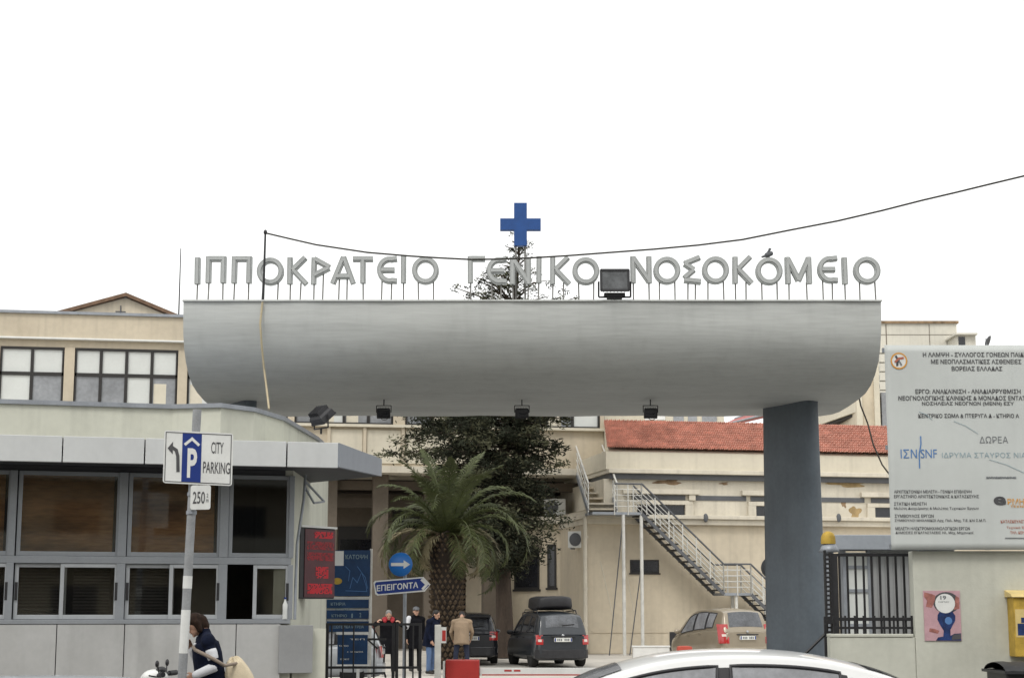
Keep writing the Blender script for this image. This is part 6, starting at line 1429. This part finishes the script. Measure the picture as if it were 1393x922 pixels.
g = MB(); g.ell((.44, 0, 1.02), (.15, .17, .09), 16, 10); cw = g.build('cowl', M['signw'], t, local=True)
g = MB(); g.ell((.555, 0, 1.0), (.05, .09, .06), 12, 8); g.build('headlamp', M['pale'], cw, local=True)
g = MB(); g.ell((.37, 0, 1.10), (.06, .10, .04), 12, 8); g.build('dial', M['blackp'], t, local=True)

# ================================================================== people
def fuse(g, name, m, parent, voxel=.011, smooth=4, mats=None):
    """melt the shapes of g into one continuous skin"""
    me = g.mesh(name, m); o = bpy.data.objects.new(name, me); col.objects.link(o)
    r_ = o.modifiers.new('r', 'REMESH'); r_.mode = 'VOXEL'; r_.voxel_size = voxel; r_.use_smooth_shade = True
    s_ = o.modifiers.new('s', 'SMOOTH'); s_.factor = .5; s_.iterations = smooth
    dg = bpy.context.evaluated_depsgraph_get(); dg.update(); me2 = bpy.data.meshes.new_from_object(o.evaluated_get(dg)); bpy.data.objects.remove(o)
    me2.name = name; me2.materials.clear()
    for mm in (m if isinstance(m, list) else [m]): me2.materials.append(mm)
    o = bpy.data.objects.new(name, me2); col.objects.link(o); o.parent = parent; return o
def hand(g, T, wrist, dirv, palmn, s=1.0, curl=.5):
    d = Vector(dirv).normalized(); n = Vector(palmn); n = (n - d * n.dot(d)).normalized(); sd_ = d.cross(n)
    w_ = Vector(wrist)
    for k in (-1.2, -.4, .4, 1.2): g.capsule(w_ + sd_ * (k * .012 * s), w_ + d * .085 * s + sd_ * (k * .020 * s), .016 * s, .012 * s, T, 8)
    for k, L_ in ((-1.5, .065), (-.5, .078), (.5, .082), (1.5, .072)):
        b = w_ + d * .085 * s + sd_ * (k * .017 * s); a1 = b + (d * math.cos(curl * .6) + n * math.sin(curl * .6)) * L_ * .5 * s; a2 = a1 + (d * math.cos(curl * 1.6) + n * math.sin(curl * 1.6)) * L_ * .5 * s
        g.capsule(b, a1, .0095 * s, .009 * s, T, 7); g.capsule(a1, a2, .009 * s, .0075 * s, T, 7)
    b = w_ + d * .025 * s - sd_ * .03 * s; a1 = b + (d * .7 - sd_ * .6 + n * .3).normalized() * .04 * s; a2 = a1 + (d * .9 - sd_ * .1 + n * .5).normalized() * .033 * s
    g.capsule(b, a1, .013 * s, .011 * s, T, 7); g.capsule(a1, a2, .011 * s, .009 * s, T, 7)
def person(label, loc, yaw, H, lean, nod, arms, legs, top, bottom, hair, hairlen=0, cap=None, build_=1.0, jacket_len=.80, turn=0):
    """faces local -Y; arms = [(upper dir, fore dir)] for x<0 then x>0; legs = [(thigh dir, shin dir)]"""
    t = thing('person', label, 'person', loc, yaw); k = H / 1.75
    hip = Vector((0, 0, .94 * k))
    Rl = Matrix.Rotation(lean, 3, 'X'); Rh = Matrix.Rotation(turn, 3, 'Z') @ Matrix.Rotation(nod, 3, 'X')
    def T(p): return hip + Rl @ (Vector(p) - hip)
    nb = Vector((0, .0, 1.47 * k))
    def TH(p): return T(nb + Rh @ (Vector(p) - nb))
    b_ = build_
    sh = [Vector((-.185 * b_ * k, .0, 1.40 * k)), Vector((.185 * b_ * k, .0, 1.40 * k))]
    g = MB(); j = MB()
    # head and face
    hc = Vector((0, -.025, 1.622)) * k
    g.ell(hc + Vector((0, .008, .012)) * k, (.076 * k, .096 * k, .108 * k), 18, 12, TH); g.ell(hc + Vector((0, -.035, -.055)) * k, (.055 * k, .058 * k, .062 * k), 14, 10, TH)
    g.capsule(hc + Vector((0, -.088, .012)) * k, hc + Vector((0, -.112, -.026)) * k, .010 * k, .017 * k, TH); g.ell(hc + Vector((0, -.082, -.056)) * k, (.026 * k, .014 * k, .012 * k), 10, 8, TH)
    g.ell(hc + Vector((0, -.078, -.095)) * k, (.026 * k, .02 * k, .018 * k), 10, 8, TH)
    for s_ in (-1, 1): g.ell(hc + Vector((s_ * .078, .012, -.01)) * k, (.012 * k, .022 * k, .034 * k), 10, 8, TH); g.ell(hc + Vector((s_ * .032, -.080, .028)) * k, (.026 * k, .014 * k, .010 * k), 10, 8, TH)
    g.capsule(Vector((0, .012, 1.40)) * k, Vector((0, .0, 1.58)) * k, .062 * k, .055 * k, T)
    # trunk
    def trunk(gg, e, lo=0):
        gg.ell(Vector((0, .0, 1.27)) * k, ((.165 * b_ + e) * k, (.108 * b_ + e) * k, .20 * k), 18, 12, T); gg.ell(Vector((0, .0, 1.12)) * k, ((.150 * b_ + e) * k, (.105 * b_ + e) * k, .2 * k), 18, 12, T); gg.ell(Vector((0, .005, .97)) * k, ((.160 * b_ + e) * k, (.115 * b_ + e) * k, .15 * k), 18, 12, T)
        for q in sh: gg.capsule(q, Vector((q.x * .3, .01, 1.44 * k)), (.062 + e) * k, (.06 + e * .5) * k, T)
    trunk(g, 0); trunk(j, .022)
    if jacket_len:
        rings = [(jacket_len, .178, .130), (.95, .174, .128), (1.10, .170, .122), (1.25, .176, .122), (1.38, .165, .105)]; V = []; n_ = 20
        for z_, rx, ry in rings:
            for q in range(n_): th = 2 * math.pi * q / n_; V.append(T(Vector(((rx * b_ + .012) * math.copysign(abs(math.cos(th)) ** .8, math.cos(th)), (ry * b_ + .012) * math.sin(th), z_)) * k))
        m_ = len(rings); j.add(V, [tuple(range(n_)), tuple(range((m_ - 1) * n_, m_ * n_))] + [(i * n_ + q, i * n_ + (q + 1) % n_, (i + 1) * n_ + (q + 1) % n_, (i + 1) * n_ + q) for i in range(m_ - 1) for q in range(n_)])
        j.capsule(Vector((0, .012, 1.42)) * k, Vector((0, .0, 1.505)) * k, .080 * k, .070 * k, T)
    hands = []
    for i, (ud, fd, curl) in enumerate(arms):
        u = Vector(ud).normalized(); f_ = Vector(fd).normalized(); el = sh[i] + u * .29 * k; wr_ = el + f_ * .245 * k
        g.capsule(sh[i], el, .046 * k, .038 * k, T); g.capsule(el, wr_, .038 * k, .027 * k, T)
        inn = Vector((1 if i == 0 else -1, 0, -.2)); hand(g, T, wr_, f_, inn, k, curl)
        j.capsule(sh[i], el, .064 * k, .054 * k, T); j.capsule(el, el + f_ * .23 * k, .054 * k, .042 * k, T); hands.append((T(el), T(wr_)))
    tr = MB(); feet = []
    for i, (td, sd2) in enumerate(legs):
        x_ = (-.092, .092)[i] * b_ * k; h0 = Vector((x_, .0, .92 * k)); kn = h0 + Vector(td).normalized() * .43 * k; an = kn + Vector(sd2).normalized() * .42 * k
        g.capsule(h0, kn, .078 * k, .052 * k); g.capsule(kn, an, .052 * k, .036 * k); feet.append(an)
        tr.capsule(h0, kn, .094 * k, .072 * k); tr.capsule(kn, an + Vector((0, 0, .02)), .072 * k, .062 * k)
        g.capsule(an + Vector((0, .03, -.035)), an + Vector((0, -.13, -.05)), .034, .03)
    tr.ell(Vector((0, .004, .93)) * k, ((.168 * b_) * k, (.125 * b_) * k, .13 * k), 18, 12)
    body = fuse(g, 'body', [M['skin'], M['eye'], M['lip']], t, .0085, 3)
    e = MB()      # eyes and mouth become part of the body mesh
    for s_ in (-1, 1): e.ell(hc + Vector((s_ * .031, -.0905, .008)) * k, (.012 * k, .006 * k, .006 * k), 8, 6, TH, 1)
    e.ell(hc + Vector((0, -.0955, -.055)) * k, (.022 * k, .006 * k, .005 * k), 8, 6, TH, 2)
    bm = bmesh.new(); bm.from_mesh(body.data); em = e.mesh('face', [M['skin'], M['eye'], M['lip']]); bm.from_mesh(em); bm.to_mesh(body.data); bm.free()
    jk = fuse(j, 'jacket', M[top], t, .013, 5); fuse(tr, 'trousers', M[bottom], t, .014, 4)
    for an in feet:
        s_ = MB(); s_.capsule(an + Vector((0, .045, -.04)), an + Vector((0, -.15, -.055)), .046, .040); s_.capsule(an + Vector((0, .02, .0)), an + Vector((0, -.05, -.03)), .045, .045); fuse(s_, 'shoe', M['shoe'], t, .012, 2)
    hm = MB(); hm.ell(hc + Vector((0, .022, .034)) * k, (.086 * k, .098 * k, .098 * k), 18, 12, TH); hm.ell(hc + Vector((0, .045, -.02)) * k, (.082 * k, .078 * k, .085 * k), 18, 12, TH)
    if hairlen:
        for s_ in (-1, 1): hm.capsule(hc + Vector((s_ * .072, .02, .02)) * k, hc + Vector((s_ * .078, .0, -hairlen)) * k, .036 * k, .034 * k, TH)
        hm.capsule(hc + Vector((0, .08, 0)) * k, hc + Vector((0, .075, -hairlen)) * k, .07 * k, .06 * k, TH); hm.capsule(hc + Vector((-.04, -.06, .085)) * k, hc + Vector((.05, -.07, .075)) * k, .03 * k, .03 * k, TH)
    fuse(hm, 'hair', M[hair], t, .011, 2)
    if cap:
        c = MB(); c.ell(hc + Vector((0, .012, .065)) * k, (.094 * k, .108 * k, .070 * k), 18, 12, TH); c.ell(hc + Vector((0, -.10, .055)) * k, (.07 * k, .055 * k, .012 * k), 14, 8, TH); fuse(c, 'cap', M[cap], t, .011, 2)
    # keep the shoes' soles on the ground
    return t, T, TH, hands, sh, k
down = (0, 0, -1)
stand = [((-.05, -.02, -1), (0, .02, -1)), ((.05, .02, -1), (0, .03, -1))]
# man in tan jacket, back to us, bending forward
D = 47.6; p, T, TH, hd, sh, k = person('person in a tan jacket and dark jeans with back turned, bending towards the dark car', (X(628, D, 860), D, gz(D) + .055), R(180), 1.72, R(12), R(24), [((-.28, -.25, -1), (.2, -.75, -.7), .4), ((.3, -.2, -1), (-.2, -.7, -.7), .4)], [((-.10, 0, -1), (-.04, .04, -1)), ((.12, -.03, -1), (.03, .04, -1))], 'ctan', 'jeansd', 'haird', build_=1.2, jacket_len=.76)
# man in navy jacket and jeans, turned to the right
D = 47.2; person('person in a dark navy jacket and blue jeans turned to the right beside the palm', (X(586, D, 860), D, gz(D) + .055), R(62), 1.74, R(10), R(14), [((-.12, -.1, -1), (.1, -.6, -.8), .5), ((.12, .08, -1), (-.1, -.5, -.85), .5)], [((-.03, -.06, -1), (0, .04, -1)), ((.06, .06, -1), (0, .06, -1))], 'cnavy', 'jeans', 'haird', build_=1.3, jacket_len=.72)
# dark clad man further back
D = 48.4; pt_, T, TH, hd, sh, k = person('person in black with a white shoulder cloth standing left of the navy jacket', (X(565, D, 860), D, gz(D) + .055), R(20), 1.78, R(2), R(4), [((-.15, .05, -1), (0, -.1, -1), .5), ((.12, 0, -1), (0, -.15, -1), .5)], stand, 'cink', 'cink', 'haird', build_=1.08, jacket_len=.60, cap='gutter')
g = MB(); g.capsule(sh[0] + Vector((-.0, -.02, .03)), sh[0] + Vector((-.07, -.03, -.22)), .075, .07, T); fuse(g, 'shoulder_cloth', M['cwht'], pt_, .012, 3)
# person in black with hands raised and a red scarf
D = 46.8; pt_, T, TH, hd, sh, k = person('person in a long black coat and red scarf with both hands raised to the face', (X(528, D, 860), D, gz(D) + .055), R(8), 1.74, R(6), R(20), [((-.85, -.35, -.45), (.62, -.45, .62), .8), ((.85, -.35, -.5), (-.62, -.45, .55), .8)], [((-.06, 0, -1), (-.01, .02, -1)), ((.06, 0, -1), (.01, .03, -1))], 'cink', 'cink', 'hairg', build_=1.28, jacket_len=.55)
g = MB(); g.capsule(Vector((-.10, -.06, 1.50)) * k, Vector((.10, -.06, 1.50)) * k, .055, .055, T); g.capsule(Vector((-.13, .0, 1.48)) * k, Vector((-.1, -.11, 1.44)) * k, .05, .05, T); g.capsule(Vector((.13, .0, 1.48)) * k, Vector((.1, -.11, 1.44)) * k, .05, .05, T); fuse(g, 'scarf', M['cred'], pt_, .012, 2)
g = MB(); g.lathe([(.22, .55), (.24, .75), (.21, .98)], (0, .0, 0), 20); c_ = g.build('coat_skirt', M['cink'], pt_, local=True)
# woman with the canvas bag at the sign pole
D = 19.15; wl = (X(288, D, 880), D, .055)
pw, T, TH, hd, sh, k = person('person with brown bobbed hair, navy top and white sleeves beside the parking sign pole', wl, R(-72), 1.73, R(9), R(26), [((-.10, -.22, -1), (.42, -.38, 1), .7), ((.16, .12, -1), (-.35, -1, -.28), .7)], [((-.02, -.12, -1), (0, .1, -1)), ((.03, .12, -1), (0, .2, -1))], 'cnavy', 'cink', 'hairb', .07, build_=1.25, jacket_len=.70)
for i in (0, 1):
    el, wr_ = hd[i]; g = MB(); s0 = T(sh[i])
    g.capsule(s0.lerp(el, .42), s0.lerp(el, .62), .066, .064); fuse(g, 'sleeve_patch', M['cwht'], pw, .01, 2)
    g = MB(); g.capsule(el.lerp(wr_, .05), el.lerp(wr_, .95), .057, .046); fuse(g, 'white_sleeve', M['cwht'], pw, .01, 2)
g = MB(); g.capsule(Vector((.06, -.125, 1.38)) * k, Vector((.02, -.135, 1.26)) * k, .022, .02, T); fuse(g, 'chest_print', M['cwht'], pw, .008, 1)
# bag: hangs behind her
Rw = Matrix.Rotation(R(-72), 3, 'Z'); W0 = Vector(wl)
bc = W0 + Rw @ Vector((.12, .30, .95))
t = thing('shoulder_bag', 'cream canvas bag hanging from a tan strap behind the person at the pole', 'bag', bc - Vector((0, 0, .25)))
g = MB(); off = bc - Vector((0, 0, .25))
def bagf(u, v):
    th, ph = u * 2 * math.pi, (v - .5) * math.pi; wdn = 1.12 - .62 * v ** 1.6
    p = Vector((.175 * math.copysign(abs(math.cos(th)) ** .7, math.cos(th)) * math.cos(ph) ** .6 * wdn, .11 * math.copysign(abs(math.sin(th)) ** .7, math.sin(th)) * math.cos(ph) ** .6, .24 * math.sin(ph) + .016 * math.sin(th * 5 + v * 9) + .02 * math.sin(th * 9 - v * 5)))
    return bc + Rw @ Matrix.Rotation(R(80), 3, 'Z') @ Matrix.Rotation(R(-18), 3, 'Y') @ p
g.grid(bagf, [i / 32 for i in range(33)], [i / 14 for i in range(15)]); g.build('bag_body', M['canvas'], t)
def onw(p): return W0 + Vector(Rw @ T(Vector(p) * k))
g = MB(); st_ = [onw((.06, -.15, 1.36)), onw((.16, -.15, 1.33)), onw((.305, -.09, 1.28)), onw((.335, .02, 1.20)), onw((.32, .13, 1.11)), bc + Vector((.0, -.03, .19)), bc + Vector((.0, .0, .225))]
g.tube(st_, .020, 6); g.build('bag_strap', M['strap'], t)
# ================================================================== the far side of the street, behind the camera (seen only in reflections)
for i, (x0, wd_, h_, D, colr, lab) in enumerate([(-46, 24, 17, -16, 'beige', 'tall beige apartment block across the street'), (-21, 19, 13, -14, 'cream2', 'pale cream apartment block across the street'), (0, 22, 19, -16, 'cream', 'tallest cream apartment block across the street'), (24, 22, 14, -15, 'brown', 'brown apartment block across the street')]):
    t = thing('apartment_block', lab, 'building', (x0 + wd_ / 2, D - 5, -.14), group='apartment blocks across the street')
    g = MB(); g.box(x0, x0 + wd_, D - 10, D, -.14, h_); g.build('wall', M[colr], t)
    g = MB(); g.box(x0 - .2, x0 + wd_ + .2, D - 10.2, D + .3, h_ + .001, h_ + .3); g.build('roof_edge', M['trim'], t)
    nfl = int((h_ - 1) / 3.1)
    for f_ in range(nfl):
        z_ = .6 + f_ * 3.1
        if f_: g = MB(); g.box(x0 + 1, x0 + wd_ - 1, D + .001, D + 1.2, z_ - .25, z_ - .1); g.box(x0 + 1, x0 + wd_ - 1, D + 1.14, D + 1.2, z_ - .099, z_ + .85); g.build('balcony', M['trim' if i % 2 else 'tower'], t)
        for k in range(int(wd_ / 3.4)): xw = x0 + 1.4 + k * 3.3; g = MB(); g.box(xw, xw + 1.7, D + .001, D + .03, z_, z_ + 2.1); g.build('window', M['darkpane'], t)
